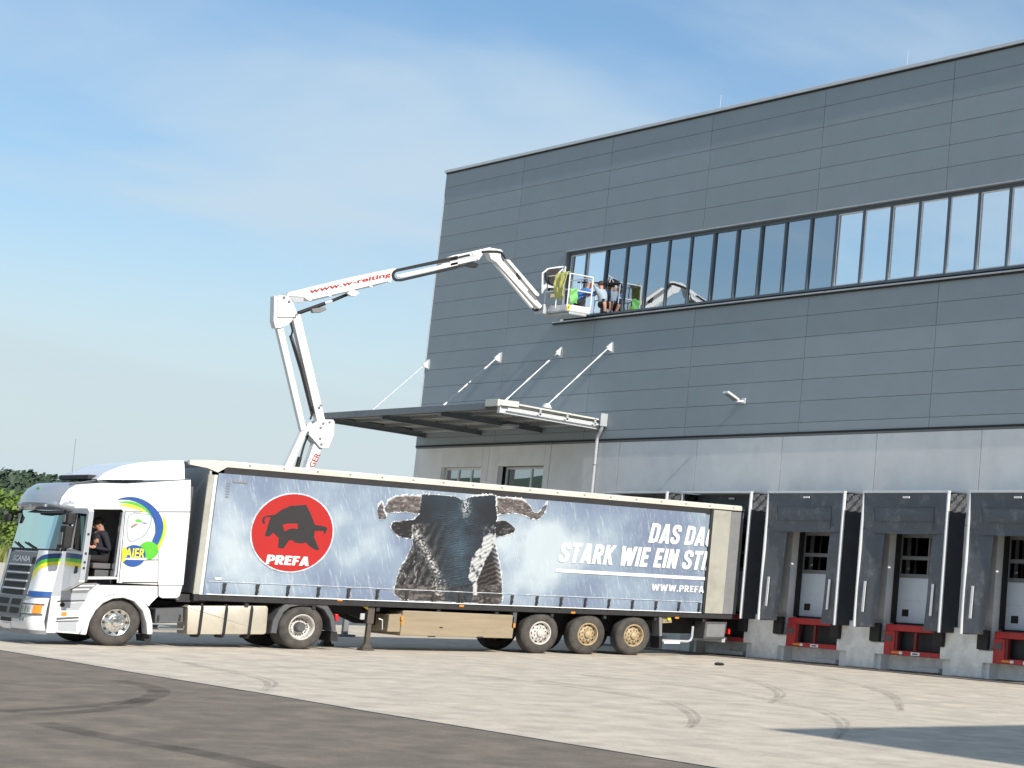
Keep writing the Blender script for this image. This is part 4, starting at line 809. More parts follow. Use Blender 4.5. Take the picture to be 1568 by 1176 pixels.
# rear flap plates, underrun bar, rear box
b = B(); b.box((14.5, -7.03, .62), (15.05, -6.93, 1.08)); b.build('wheel_flap', MT['darkgrey'], tr)
b = B(); b.prism([(-2.871,1.104),(-2.774,1.107),(-2.726,0.516),(-2.796,0.514)], 'x', 14.7, 15.05); b.build('wheel_flap', MT['midgrey'], tr)
b = B(); b.prism([(-2.787,0.500),(-2.711,0.502),(-2.708,0.187),(-2.761,0.199)], 'x', 14.6, 15.03); b.build('mud_flap', MT['black'], tr)
b = B(); b.tube([(15.02, *q) for q in [(-2.694,0.402),(-1.905,0.392),(-1.815,0.428),(-1.778,0.522),(-1.777,0.803)]], .035, 8); b.build('side_guard', MT['steel'], tr, smooth=True)
b = B(); b.prism([(-2.656,0.378),(-2.164,0.383),(-2.159,0.330),(-2.651,0.326)], 'x', 15.04, 15.065); b.build('guard_reflector', MT['pwhite'], tr)
pbox('rear_box', [(-1.404,0.472),(-1.380,0.934),(-0.690,0.940),(-0.740,0.486)], 14.5, 15.02, MT['darkgrey'])
pbox('rear_box_lid', [(-1.350,0.519),(-1.339,0.869),(-0.747,0.885),(-0.774,0.532)], 15.0, 15.04, MT['midgrey'])
b = B(); b.prism([(-2.715,0.856),(-2.723,1.080),(-2.462,1.075),(-2.425,0.878)], 'x', 14.85, 15.0); b.build('valve_plate', MT['boxcream'], tr)
b = B(); b.lathe([(.05, 0), (.05, .05)], (15.0, -2.55, .98), (1, 0, 0), 12); b.build('valve_cap', MT['yellow'], tr)
b = B(); b.bar((13.0, -.75, .45), (15.0, -.75, .45), .1, .12); b.build('underrun_bar', MT['steel'], tr)
b = B(); b.box((14.6, -.62, .62), (15.0, -.56, .76)); b.build('tail_lamp', MT['redlens'], tr)

# ================================================================== wheels
def wheel(par, y, x, s, kind, R=.51, wd=.38):
    """tyre outer face at x, pointing along s"""
    c = (x, y, R); ax = (s, 0, 0); r0 = .292
    t = B(); t.lathe([(r0, -.02), (r0 + .015, .0), (r0 + .06, .012), (R - .09, .008), (R - .04, -.012), (R - .012, -.045), (R, -.07), (R, -.10), (R - .012, -.10), (R - .012, -.112), (R, -.112), (R, -wd / 2 + .006), (R - .012, -wd / 2 + .006), (R - .012, -wd / 2 - .006), (R, -wd / 2 - .006), (R, -wd + .07), (R - .04, -wd + .012), (r0, -wd)], c, ax, 48, caps=False)
    ty = t.build('tyre', MT['tyre'], par, smooth=True)
    m = {'front': MT['chrome'], 'drive': MT['rimwhite'], 'pale': MT['rimwhite'], 'tan': MT['rimtan']}[kind]
    r = B()
    if kind == 'drive':
        r.lathe([(r0 + .004, -.012), (r0 - .012, .004), (r0 - .03, -.01), (r0 - .045, -.05), (r0 - .055, -.16), (.16, -.19), (.13, -.185), (.0, -.185)], c, ax, 40, caps=False)
        hub = [(.12, -.185), (.11, -.06), (.085, -.03), (.0, -.03)]; nut = -.18; rr = .185; hole = -.178; hr = .205
    elif kind == 'front':
        r.lathe([(r0 + .004, -.012), (r0 - .01, .008), (r0 - .028, .0), (r0 - .045, -.05), (r0 - .06, -.055), (.19, -.005), (.165, .012), (.12, .02), (.0, .02)], c, ax, 40, caps=False)
        hub = [(.105, .02), (.10, .075), (.08, .10), (.0, .105)]; nut = .015; rr = .150; hole = -.03; hr = .215
    else:
        r.lathe([(r0 + .004, -.012), (r0 - .01, .006), (r0 - .03, .0), (r0 - .045, -.06), (r0 - .055, -.10), (.20, -.06), (.17, -.035), (.14, -.03), (.0, -.03)], c, ax, 40, caps=False)
        hub = [(.10, -.03), (.09, .02), (.06, .045), (.0, .05)]; nut = -.033; rr = .150; hole = -.068; hr = .213
    ro = r.build('rim', m, par, smooth=True)
    h = B(); h.lathe(hub, c, ax, 20, caps=False); h.build('hub', MT['chrome'] if kind == 'front' else MT['darkgrey'] if kind == 'drive' else m, ro, smooth=True)
    n_ = B()
    for k in range(10):
        a = 2 * math.pi * (k + .5) / 10; n_.lathe([(.019, -.01), (.019, .02), (.012, .035), (.0, .036)], (x + s * nut, y + rr * math.cos(a), R + rr * math.sin(a)), ax, 6, caps=False)
    n_ = n_.build('wheel_nut', MT['midgrey'] if kind != 'front' else MT['chrome'], ro); n_['kind'] = 'stuff'
    hb = B()
    for k in range(10):
        a = 2 * math.pi * k / 10; hb.lathe([(.030, 0), (.030, .006), (0, .006)], (x + s * hole, y + hr * math.cos(a), R + hr * math.sin(a)), (s * 1.0, -.0 * math.cos(a), 0), 10, caps=False)
    hb = hb.build('hand_hole', MT['black'], ro); hb['kind'] = 'stuff'
    return ty
for y, k in ((-6.22, 'pale'), (-4.89, 'tan'), (-3.55, 'tan')):
    wheel(tr, y, 15.02, 1, k); wheel(tr, y, 12.63, -1, k)
    b = B(); b.tube([(12.9, y, .51), (14.8, y, .51)], .075, 10); b.box((13.25, y - .25, .55), (13.45, y + .25, .75)); b.box((14.15, y - .25, .55), (14.35, y + .25, .75)); b.build('axle', MT['dark'], tr)

# ================================================================== tractor unit
tk = thing('tractor_truck', 'white tractor truck with open door and blue green yellow swoosh', 'truck', (13.85, -15.5, 0))
SXp = TX                                   # near side plane
side = [(-17.267,2.834),(-17.531,2.912),(-17.501,3.071),(-17.404,3.246),(-17.265,3.351),(-16.809,3.427),(-16.270,3.459),(-15.002,3.662),(-14.926,2.955),(-14.871,1.342),(-15.380,1.328),(-16.217,1.338),(-16.260,2.670),(-16.254,2.823),(-16.309,2.895)]
b = B(); b.prism(side, 'x', TX - .05, TX); b.build('cab_side', MT['truckwhite'], tk, bevel=.012, smooth=False)
b = B(); b.prism([(-15.378,1.317),(-14.892,1.330),(-14.916,1.113),(-14.976,1.060),(-15.280,1.049),(-15.351,1.096)], 'x', TX - .05, TX + .0); b.build('side_fairing', MT['truckwhite'], tk, bevel=.012)
far = [(y, z) for y, z in [(-17.531,2.912),(-17.501,3.071),(-17.404,3.246),(-17.265,3.351),(-16.809,3.427),(-16.270,3.459),(-15.002,3.662),(-14.926,2.955),(-14.871,1.342),(-16.813,1.261),(-17.313,1.188)]]
b = B(); b.prism(far, 'x', 12.60, 12.65); b.build('far_side', MT['truckwhite'], tk)
(ry, rz), = [(-14.922,2.956)]
b = B(); b.box((12.65, -15.02, 1.2), (TX - .05, -14.97, 3.55)); b.build('cab_rear_wall', MT['midgrey'], tk)
b = B(); b.box((12.65, -17.4, 1.22), (TX - .05, -14.95, 1.30)); b.build('cab_floor', MT['dark'], tk)
# roof skin following the side outline
rl = [(-17.531,2.912),(-17.501,3.071),(-17.404,3.246),(-17.265,3.351),(-16.809,3.427),(-16.270,3.459),(-15.002,3.662)]
b = B(); b.grid(lambda u, v: Vector((12.62 + (TX - .02 - 12.62) * v, *[rl[min(int(u * 6), 5)][q] + (rl[min(int(u * 6), 5) + 1][q] - rl[min(int(u * 6), 5)][q]) * (u * 6 - min(int(u * 6), 5)) for q in (0, 1)])), 6, 10)
b.v = [Vector((v.x, v.y - .17 * (1 - ((v.x - 13.86) / 1.25) ** 2) * (1 if v.y < -16.9 else .0), v.z + .03 * (1 - ((v.x - 13.86) / 1.25) ** 4))) for v in b.v]
b.build('cab_roof', MT['roofshade'], tk, smooth=True, fix=True)
# front shell: rounded outline at each height
def frontY(z):
    T_ = ((.22, -17.70), (.45, -17.78), (.80, -17.76), (1.2, -17.70), (1.95, -17.62), (2.80, -17.50), (2.95, -17.54))
    for (z0, y0), (z1, y1) in zip(T_, T_[1:]):
        if z <= z1: return y0 + (y1 - y0) * max(0, (z - z0) / (z1 - z0))
    return T_[-1][1]
def fpt(s, z, off=0.0):           # s: 0 near side .. 1 far side
    Yf = frontY(z); r = .27; X1, X2 = TX, 12.60; yb = Yf + r + .02; L1 = r * 1.57; L2 = (X1 - X2 - 2 * r); L = 2 * L1 + L2; d = s * L
    if d < L1: a = d / r; c = (X1 - r, Yf + r); p = Vector((c[0] + r * math.cos(a), c[1] - r * math.sin(a), z)); n_ = Vector((math.cos(a), -math.sin(a), 0))
    elif d < L1 + L2: q = (d - L1) / L2; p = Vector((X1 - r - (d - L1), Yf - .05 * math.sin(q * math.pi), z)); n_ = Vector((0, -1, 0))
    else: a = (d - L1 - L2) / r; p = Vector((X2 + r - r * math.sin(a), Yf + r - r * math.cos(a), z)); n_ = Vector((-math.sin(a), -math.cos(a), 0))
    return p + n_ * off
def fpatch(name, s0, s1, z0, z1, m, off=0.0, par=tk, ns=14, nz=6, smooth=True):
    z1f = z1 if callable(z1) else (lambda s: z1); z0f = z0 if callable(z0) else (lambda s: z0)
    b = B(); b.grid(lambda u, v: fpt(s0 + (s1 - s0) * u, z0f(u) + (z1f(u) - z0f(u)) * v, off), ns, nz); return b.build(name, m, par, smooth=smooth)
def fbox(name, s0, s1, z0, z1, m, o0, o1, par=tk, ns=6):
    b = B(); k = []
    for i in range(ns + 1):
        s = s0 + (s1 - s0) * i / ns; k += [fpt(s, z0, o0), fpt(s, z1, o0), fpt(s, z1, o1), fpt(s, z0, o1)]
    fs = [(i * 4 + j, i * 4 + (j + 1) % 4, i * 4 + 4 + (j + 1) % 4, i * 4 + 4 + j) for i in range(ns) for j in range(4)] + [(3, 2, 1, 0), (ns * 4, ns * 4 + 1, ns * 4 + 2, ns * 4 + 3)]
    b.add(k, fs); return b.build(name, m, par, fix=True)
fpatch('bumper', 0, 1, .24, .98, MT['truckwhite'], .0, ns=40)
fpatch('bumper_lip', 0, 1, .22, .30, MT['midgrey'], .012, ns=40)
fpatch('front_panel', 0, 1, .98, 1.96, MT['trucksilver'], -.01, ns=40)
fpatch('windscreen', .03, .97, 1.95, 2.80, MT['windscreen'], .0, ns=40)
b = B(); b.grid(lambda u, v: fpt(.02 + .96 * u, 1.93 + .05 * v, .012), 30, 1); b.build('windscreen_seal', MT['black'], tk)
for s_ in (.0, .955): fpatch('screen_pillar', s_, s_ + .045, 1.95, 2.82, MT['darkgrey'], .008, ns=6)
fpatch('corner_deflector', .0, .21, 1.02, 1.95, MT['truckwhite'], .025, ns=14)
fpatch('corner_deflector', .80, 1.0, 1.02, 1.95, MT['truckwhite'], .025, ns=14)
b = B(); b.box((TX - .25, -17.44, .25), (TX - .001, -17.26, 1.02)); b.build('bumper_side', MT['truckwhite'], tk, bevel=.01)
b = B(); b.box((TX - .16, -17.46, 1.0), (TX - .004, -17.18, 1.95)); b.build('hinge_pillar', MT['trucksilver'], tk)
# stripes printed on the corner
for c, (za, zb_), (zc_, zd) in ((MT['pnavy'] if 'pnavy' in MT else mat('print_navy', (0.02, 0.06, 0.20), .4), (1.80, 1.90), (1.62, 1.74)), (mat('print_green', (0.10, 0.48, 0.035), .4), (1.73, 1.80), (1.50, 1.62)), (mat('print_yellow', (0.80, 0.70, 0.03), .4), (1.66, 1.73), (1.30, 1.50))):
    fpatch('corner_stripe', .0, .20, lambda u, a=za, q=zc_: a + (q - a) * u ** 2.2, lambda u, a=zb_, q=zd: a + (q - a) * u ** 2.2, c, .029)
MT['pblue'] = bpy.data.materials['print_navy']; MT['pgreen'] = bpy.data.materials['print_green']; MT['pyellow'] = bpy.data.materials['print_yellow']
MT['logoblue'] = mat('print_blue', (0.025, 0.085, 0.30), .4)
fpatch('badge_strip', .0, .19, .985, 1.10, MT['logoblue'], .031)
# grille
fpatch('grille_panel', .22, .79, 1.0, 1.90, MT['grille'], .02, ns=20)
fpatch('grille_surround', .24, .80, .52, .98, MT['grille'], .02, ns=20)
for z in (1.55, 1.38, 1.21, 1.05): fbox('grille_slot', .28, .74, z - .05, z + .05, MT['black'], .015, .032)
for z in (.86, .68):
    fbox('grille_slot', .27, .44, z - .06, z + .06, MT['black'], .015, .032); fbox('grille_slot', .50, .76, z - .06, z + .06, MT['black'], .015, .032)
for z in (1.63, 1.465, 1.295, 1.13): fbox('grille_bar', .27, .75, z - .012, z + .012, MT['alu'], .02, .045)
L1_ = .27 * 1.57
def fsurf(u, v): return fpt(u, v, .034)
lettering('SCANIA', 'badge_word', MT['alu'], tk, lambda u, v: tuple(fpt(u, v, .036)), .66, .30, 1.70, 1.82, bold=.02)
fbox('badge_hatch', .22, .27, 1.66, 1.80, MT['black'], .02, .034)
MT['lampclear'] = mat('clear_lamp_lens', (0.62, 0.64, 0.66), 0.2, 0.2, 0.1, 30, coat=0.6)
# lamps, plate
hl = fbox('headlight', .075, .225, .64, .82, MT['lampclear'], .0, .03); fbox('indicator', .03, .085, .645, .815, MT['orange'], .02, .034, hl); fbox('lamp_frame', .02, .235, .615, .64, MT['darkgrey'], .0, .036, hl)
fbox('lamp_frame', .02, .235, .82, .845, MT['darkgrey'], .0, .036, hl)
for q0 in (.105, .145, .185): fbox('lamp_reflector', q0, q0 + .028, .67, .79, MT['chrome'], .03, .034, hl)
h2 = fbox('headlight', .775, .925, .64, .82, MT['lampclear'], .0, .03); fbox('indicator', .905, .97, .645, .815, MT['orange'], .02, .034, h2)
for s_ in (.16, .21, .80): fbox('fog_lamp', s_, s_ + .03, .48, .55, MT['chrome'], .0, .02)
fbox('bumper_intake', .40, .62, .44, .52, MT['black'], .0, .02); fbox('number_plate', .42, .60, .29, .40, MT['pwhite'], .0, .022)
# visor, high roof front lamps
(vy, vz), = [(-17.582,2.785)]
b = B()
for i in range(13):
    pass
b = B(); b.grid(lambda u, v: fpt(.0 + u, 2.80 + .19 * v, .02 + .07 * math.sin(v * 3.0)), 40, 5); vi = b.build('roof_visor', MT['roofshade'], tk, smooth=True)
for s_ in (.22, .49, .76): fbox('marker_lamp', s_, s_ + .035, 2.86, 2.91, MT['pwhite'], .07, .1, vi)
b = B(); b.grid(lambda u, v: fpt(.02 + u * .5, 2.74 + .06 * v - .02 * math.sin(u * 3), .15 - .12 * v), 24, 2); b.build('sun_visor', MT['black'], tk)
for s0_, s1_ in ((.30, .50), (.56, .76)):
    b = B(); b.bar(fpt(s0_, 1.99, .03), fpt(s1_, 2.10, .03), .02, .03); b.build('wiper', MT['black'], tk)
fbox('roof_seam', .02, .98, 2.985, 3.01, MT['black'], .0, .03)
b = B()
for k, pts in enumerate(([(14.2, 3.06), (14.45, 3.12), (14.5, 3.28), (14.35, 3.3), (14.2, 3.2)],)): pass
b = B(); b.ell((14.05, -17.56, 3.16), (.14, .02, .10), 12, 6); b.build('roof_emblem', MT['pyellow'], tk); b = B(); b.ell((13.88, -17.585, 3.18), (.16, .02, .11), 12, 6); b.build('roof_emblem', MT['pgreen'], tk)
# roof deflector
df = [(-16.814,3.464),(-16.554,3.619),(-16.258,3.786),(-15.915,3.905),(-15.565,3.995),(-15.151,4.060),(-15.068,4.021),(-15.015,3.888),(-15.002,3.666),(-16.271,3.463)]
top = [(-16.871,3.505),(-16.700,3.664),(-16.371,3.838),(-16.027,3.934),(-15.674,4.001),(-15.315,4.049),(-15.132,4.062)]
def dfl(u, v):
    i = min(int(u * 6), 5); f_ = u * 6 - i; y = top[i][0] + (top[i + 1][0] - top[i][0]) * f_; zt_ = top[i][1] + (top[i + 1][1] - top[i][1]) * f_
    zb_ = 3.48 + .16 * u; a = (v - .5) * 2; e = abs(a)
    xx = 13.86 + 1.235 * math.copysign(min(1, e * 1.22), a) * (1 - .10 * (1 - min(1, max(0, (e - .5) * 2))) * 0); 
    zz_ = zt_ if e < .82 else zt_ - (zt_ - zb_) * ((e - .82) / .18) ** .9
    inset = .16 * (1 - (zz_ - zb_) / max(.05, (zt_ - zb_)) * -1) if 0 else .30 * (zz_ - zb_) * (1 if e > .5 else 1)
    return Vector((13.86 + (xx - 13.86) * (1 - .16 * (zz_ - zb_) / .55 * (1 if e > .6 else 1)), y, zz_))
b = B(); b.grid(dfl, 12, 28); b.build('roof_deflector', MT['truckwhite'], tk, smooth=True, fix=True)
b = B(); b.box((13.0, -16.95, 3.50), (14.75, -16.5, 3.60)); b.build('roof_hatch', MT['dark'], tk, bevel=.03)
b = B(); b.tube([(TX - .12, -17.35, 3.36), (TX - .12, -16.9, 3.47), (TX - .12, -16.35, 3.5)], .018, 6); b.build('roof_rail', MT['darkgrey'], tk)
b = B(); b.tube([(13.1, -16.72, 3.47), (13.08, -16.74, 4.42)], .006, 6); b.build('radio_antenna', MT['midgrey'], tk)
# lower body: fender, arch, steps
b = B(); b.prism([(-16.591,1.274),(-15.395,1.305),(-15.356,1.084),(-15.475,0.939),(-15.519,0.861),(-15.661,0.997),(-15.889,1.114),(-16.171,1.110),(-16.390,1.053),(-16.560,0.889),(-16.693,0.635),(-16.782,0.336),(-16.821,0.242),(-17.297,0.268),(-17.322,0.598),(-17.316,0.893),(-16.773,0.942),(-16.741,1.099)], 'x', TX - .06, TX - .002); b.build('lower_side', MT['truckwhite'], tk, bevel=.008)
ao = [(-16.797,0.235),(-16.765,0.392),(-16.700,0.635),(-16.560,0.889),(-16.389,1.045),(-16.170,1.103),(-15.888,1.106),(-15.661,0.997),(-15.499,0.786),(-15.410,0.503),(-15.382,0.275)]
ai = [(-16.684,0.230),(-16.652,0.525),(-16.575,0.732),(-16.441,0.905),(-16.262,1.005),(-16.055,1.032),(-15.835,0.964),(-15.632,0.762),(-15.528,0.500),(-15.481,0.265)]
b = B(); b.prism(ao + ai[::-1], 'x', TX - .30, TX + .03); b.build('wheel_arch', MT['truckwhite'], tk, bevel=.012)
b = B(); b.prism([(-16.617,0.226),(-16.550,0.515),(-16.472,0.724),(-16.338,0.898),(-16.158,0.999),(-15.949,1.025),(-15.728,0.957),(-15.523,0.754),(-15.419,0.490),(-15.371,0.254),(-15.335,0.255),(-15.369,0.529),(-15.492,0.794),(-15.732,0.995),(-15.954,1.063),(-16.197,1.035),(-16.392,0.915),(-16.524,0.722),(-16.602,0.514),(-16.668,0.224)], 'x', 14.3, TX - .30); b.build('arch_liner', MT['black'], tk)
b = B(); b.prism([(-17.403,1.183),(-17.081,1.300),(-16.533,1.301),(-16.746,1.080),(-16.754,0.926),(-17.324,0.876)], 'x', TX - .08, TX - .03); b.build('lower_cover', MT['trucksilver'], tk)
b = B(); b.prism([(-17.075,1.093),(-16.981,1.294),(-16.590,1.322),(-16.760,1.113)], 'x', TX - .028, TX - .012); b.build('step_well', MT['midgrey'], tk)
for q in ([(-17.075,1.175),(-16.736,1.197),(-16.750,1.166),(-17.078,1.142)], [(-17.000,1.256),(-16.644,1.279),(-16.667,1.244),(-17.013,1.222)]): b = B(); b.prism(q, 'x', TX - .2, TX + .012); b.build('step', MT['alu'], tk)
b = B(); b.prism([(-17.156,0.880),(-16.803,0.911),(-16.884,0.741),(-17.203,0.719)], 'x', TX - .01, TX + .004); b.build('step_recess', MT['trucksilver'], tk)
b = B(); b.prism([(-17.241,0.490),(-16.889,0.507),(-16.878,0.285),(-17.235,0.306)], 'x', TX - .01, TX + .004); b.build('step_recess', MT['trucksilver'], tk)
for q in ([(-17.320,0.922),(-16.792,0.956),(-16.792,0.926),(-17.315,0.889)], [(-17.285,0.569),(-16.867,0.604),(-16.862,0.567),(-17.283,0.525)], [(-17.294,0.507),(-16.858,0.530),(-16.855,0.504),(-17.291,0.481)]): b = B(); b.prism(q, 'x', TX - .01, TX + .006); b.build('body_gap', MT['darkgrey'], tk)
b = B(); b.lathe([(.05, 0), (.05, .008), (0, .008)], (TX - .002, *[(-17.212,0.841)][0]), (1, 0, 0), 14); b.build('step_hole', MT['black'], tk)
b = B(); b.prism([(-17.206,0.690),(-17.109,0.693),(-17.106,0.619),(-17.204,0.616)], 'x', TX, TX + .015); b.build('side_indicator', MT['orange'], tk)
for q in ([(-16.251,2.876),(-16.237,2.877),(-16.172,1.348),(-16.186,1.347)], [(-15.582,2.901),(-15.571,2.902),(-15.362,1.096),(-15.376,1.095)], [(-16.231,2.863),(-14.929,2.955),(-14.927,2.936),(-16.229,2.847)], [(-16.068,1.838),(-15.455,1.877),(-15.452,1.858),(-16.065,1.815)], [(-16.119,1.369),(-15.409,1.389),(-15.406,1.366),(-16.115,1.343)], [(-16.204,3.496),(-15.002,3.666),(-15.000,3.650),(-16.202,3.477)]):
    b = B(); b.prism(q, 'x', TX, TX + .0025); b.build('panel_gap', MT['dark'], tk)
b = B(); b.prism(smoothpts([(-16.177,2.798),(-15.765,2.838),(-15.697,2.785),(-15.699,2.593),(-15.779,2.377),(-15.927,2.272),(-16.118,2.241)], 3), 'x', TX, TX + .004); wp = b.build('side_window_blank', MT['trucksilver'], tk)
b = B(); b.prism(smoothpts([(-16.149,2.773),(-15.787,2.810),(-15.731,2.764),(-15.732,2.598),(-15.807,2.402),(-15.938,2.302),(-16.097,2.269)], 3), 'x', TX + .004, TX + .006); b.build('blank_face', MT['truckwhite'], wp)
for q, m in (([(-16.033,2.693),(-15.965,2.721),(-15.870,2.677),(-15.920,2.647),(-16.010,2.656)], MT['pgreen']), ([(-16.103,2.547),(-16.023,2.617),(-15.941,2.615),(-15.999,2.565),(-16.081,2.507)], MT['boxcream']), ([(-15.920,2.647),(-15.814,2.654),(-15.757,2.627),(-15.864,2.628)], MT['pblue'])): b = B(); b.prism(q, 'x', TX + .006, TX + .008); b.build('small_emblem', m, wp)
# swoosh and round company emblem on the side
def cflat(name, pts, m, x): return B().prism(smoothpts(pts, 3), 'x', TX + x - .0015, TX + x).build(name, m, tk)
cflat('swoosh_yellow', [(-16.388,2.988),(-16.198,3.025),(-15.997,2.975),(-15.843,2.890),(-15.895,2.879),(-16.026,2.923),(-16.208,2.960)], MT['pyellow'], .0045)
cflat('swoosh_yellow', [(-15.485,2.819),(-15.413,2.708),(-15.382,2.575),(-15.386,2.401),(-15.434,2.205),(-15.492,2.060),(-15.555,2.102),(-15.490,2.221),(-15.447,2.397),(-15.451,2.609)], MT['pyellow'], .0045)
cflat('swoosh_green', [(-15.487,2.722),(-15.437,2.610),(-15.432,2.398),(-15.483,2.222),(-15.541,2.103),(-15.580,2.131),(-15.513,2.258),(-15.467,2.415),(-15.463,2.589)], MT['pgreen'], .006)
cflat('swoosh_green', [(-16.406,3.048),(-16.188,3.087),(-15.968,3.035),(-15.754,2.897),(-15.661,2.788),(-15.703,2.777),(-15.846,2.909),(-16.017,2.993),(-16.199,3.033)], MT['pgreen'], .006)
cflat('swoosh_blue', [(-16.427,3.104),(-16.286,3.164),(-16.093,3.179),(-15.872,3.119),(-15.664,2.980),(-15.515,2.798),(-15.448,2.609),(-15.458,2.396),(-15.522,2.189),(-15.631,2.251),(-15.595,2.426),(-15.616,2.598),(-15.684,2.767),(-15.825,2.949),(-15.988,3.052),(-16.191,3.110)], MT['logoblue'], .0075)
def disc(name, cx_, cy2, rpx, m, x):
    (y_, z_), (y2, z2) = onA(cx_, cy2), onA(cx_, cy2 - rpx)
    r_ = abs(z2 - z_); return B().prism([(y_ + r_ * 1.02 * math.cos(t * math.pi / 20), z_ + r_ * math.sin(t * math.pi / 20)) for t in range(40)], 'x', TX + x - .0015, TX + x).build(name, m, tk)
_A = {k: v for k, v in (((830, 590), [(-15.686,2.056),(-15.710,2.254)]), ((748, 620), [(-15.962,1.927),(-15.991,2.161)]))}
def onA(a, b_):
    for k, v in _A.items():
        if k[0] == a: return v[0] if b_ == k[1] else v[1]
disc('emblem_green', 830, 590, 52, MT['pgreen'], .009); disc('emblem_blue', 748, 620, 62, MT['logoblue'], .011)
cflat('emblem_yellow', [(-16.203,2.047),(-16.160,2.098),(-16.103,2.033),(-16.093,1.901),(-16.119,1.824),(-16.183,1.801)], MT['pyellow'], .0125)
(ly0, lz0), (ly1, lz1) = [(-16.155,1.886),(-15.744,2.091)]
lettering('AIER', 'emblem_outline', MT['pblue'], tk, PX(TX + .0135), ly0 + .01, ly1 + .01, lz0 - .008, lz1 + .004, bold=.06)
lettering('AIER', 'emblem_word', MT['pyellow'], tk, PX(TX + .015), ly0 + .02, ly1, lz0, lz1, bold=.02)
cflat('emblem_line', [(-16.108,1.873),(-15.730,1.893),(-15.725,1.855),(-16.104,1.843)], MT['pwhite'], .014)
# interior seen through the open doorway
MT['interior'] = mat('cab_interior', (0.010, 0.010, 0.011), 0.8); MT['seatgrey'] = mat('seat_grey', (0.12, 0.12, 0.125), 0.8)
b = B(); b.box((12.66, -15.2, 1.3), (15.04, -15.1, 3.4)); b.box((12.66, -17.2, 3.30), (15.04, -15.2, 3.34)); b.box((12.66, -16.15, 1.3), (14.2, -15.2, 1.9)); b.build('cab_lining', MT['interior'], tk)
b = B(); b.box((12.75, -17.35, 1.32), (14.95, -16.95, 1.90)); b.box((12.75, -17.42, 1.90), (14.95, -17.05, 2.0)); b.build('dashboard', MT['interior'], tk, bevel=.03)
b = B(); b.ell((14.0, -17.35, 2.03), (.25, .12, .08), 10, 6); b.ell((13.5, -17.4, 2.04), (.2, .12, .1), 10, 6); b.build('dashboard_items', MT['dark'], tk)
b = B(); b.tube([(14.5 + .21 * math.cos(t), -16.86 + .10 * math.sin(t), 2.0 + .19 * math.sin(t)) for t in (2 * math.pi * k / 20 for k in range(21))], .018, 6); b.bar((14.5, -16.86, 2.0), (14.5, -17.0, 1.85), .06, .06); b.build('steering_wheel', MT['black'], tk)
b = B(); b.box((14.25, -16.62, 1.62), (14.78, -16.12, 1.74)); b.build('seat', MT['seatgrey'], tk, bevel=.03)
b = B(); b.prism([(-16.20, 1.74), (-16.08, 1.74), (-15.95, 2.40), (-16.05, 2.44)], 'x', 14.27, 14.76); b.build('seat_back', MT['seatgrey'], tk, bevel=.03)
b = B(); b.box((14.3, -16.55, 1.3), (14.72, -16.15, 1.60)); b.build('seat_base', MT['darkgrey'], tk, bevel=.02)
b = B(); b.tube([(14.82, -16.1, 1.45), (14.82, -16.12, 1.95)], .03, 6); b.build('belt_post', MT['midgrey'], tk)
ds = [(-16.294,2.836),(-16.258,2.867),(-16.249,2.525),(-16.257,2.012),(-16.246,1.502),(-16.293,1.458),(-16.296,2.010),(-16.296,2.536)]
b = B(); b.prism(ds, 'x', TX - .12, TX + .006); b.build('door_seal', MT['trucksilver'], tk)
b = B(); b.prism([(-16.912,1.437),(-16.241,1.467),(-16.222,1.418),(-16.924,1.380)], 'x', TX - .3, TX + .004); b.build('door_sill', MT['alu'], tk)
# open door, swung out at the front hinge: outer face looks forward
do = B(); hx, hy = TX - .02, -17.24
def DP(u, z, d=0.0): return Vector((hx + u, hy + .02 - d + .0 * u, z))
dd_ = [(0.02, 1.10), (.95, 1.36), (.97, 2.72), (.90, 2.86), (.06, 2.86), (0.0, 2.0)]
k = len(dd_)
win = [(.10, 2.02), (.86, 1.95), (.86, 2.74), (.12, 2.76)]
frame = B()
def quadbox(bb, P4, d0, d1):
    vs = [DP(u, z, d0) for u, z in P4] + [DP(u, z, d1) for u, z in P4]; n_ = len(P4)
    bb.add(vs, [tuple(range(n_))[::-1], tuple(range(n_, 2 * n_))] + [(i, (i + 1) % n_, n_ + (i + 1) % n_, n_ + i) for i in range(n_)])
quadbox(frame, [(0.0, 1.12), (.97, 1.34), (.97, 1.95), (0.0, 2.02)], -.05, .05)
quadbox(frame, [(0.0, 2.02), (.10, 2.013), (.12, 2.86), (.04, 2.86)], -.05, .05); quadbox(frame, [(.86, 1.958), (.97, 1.95), (.97, 2.80), (.88, 2.86)], -.05, .05); quadbox(frame, [(.12, 2.76), (.875, 2.74), (.88, 2.86), (.12, 2.86)], -.05, .05)
dr = frame.build('door', MT['truckwhite'], tk, fix=True)
g_ = B(); quadbox(g_, [(.10, 2.015), (.86, 1.96), (.875, 2.74), (.12, 2.76)], -.01, .01); g_.build('door_window', MT['glass_door'], dr, fix=True)
g_ = B(); g_.box((hx + .971, hy + .0 - .03, 1.38), (hx + .980, hy + .065, 2.80)); g_.build('door_edge', MT['trucksilver'], dr)
for z in (1.6, 1.72, 1.9, 2.3): g_ = B(); g_.box((hx + .980, hy + .0, z), (hx + .986, hy + .04, z + .05)); g_.build('latch_hole', MT['dark'], dr)
for (a, c_), (e, f_), m in (((1.82, 1.93), (1.80, 1.90), MT['pblue']), ((1.75, 1.82), (1.72, 1.80), MT['pgreen']), ((1.67, 1.75), (1.62, 1.72), MT['pyellow'])):
    g_ = B(); quadbox(g_, [(0.0, a), (.96, e), (.96, f_), (0.0, c_)], .051, .053); g_.build('door_stripe', m, dr, fix=True)
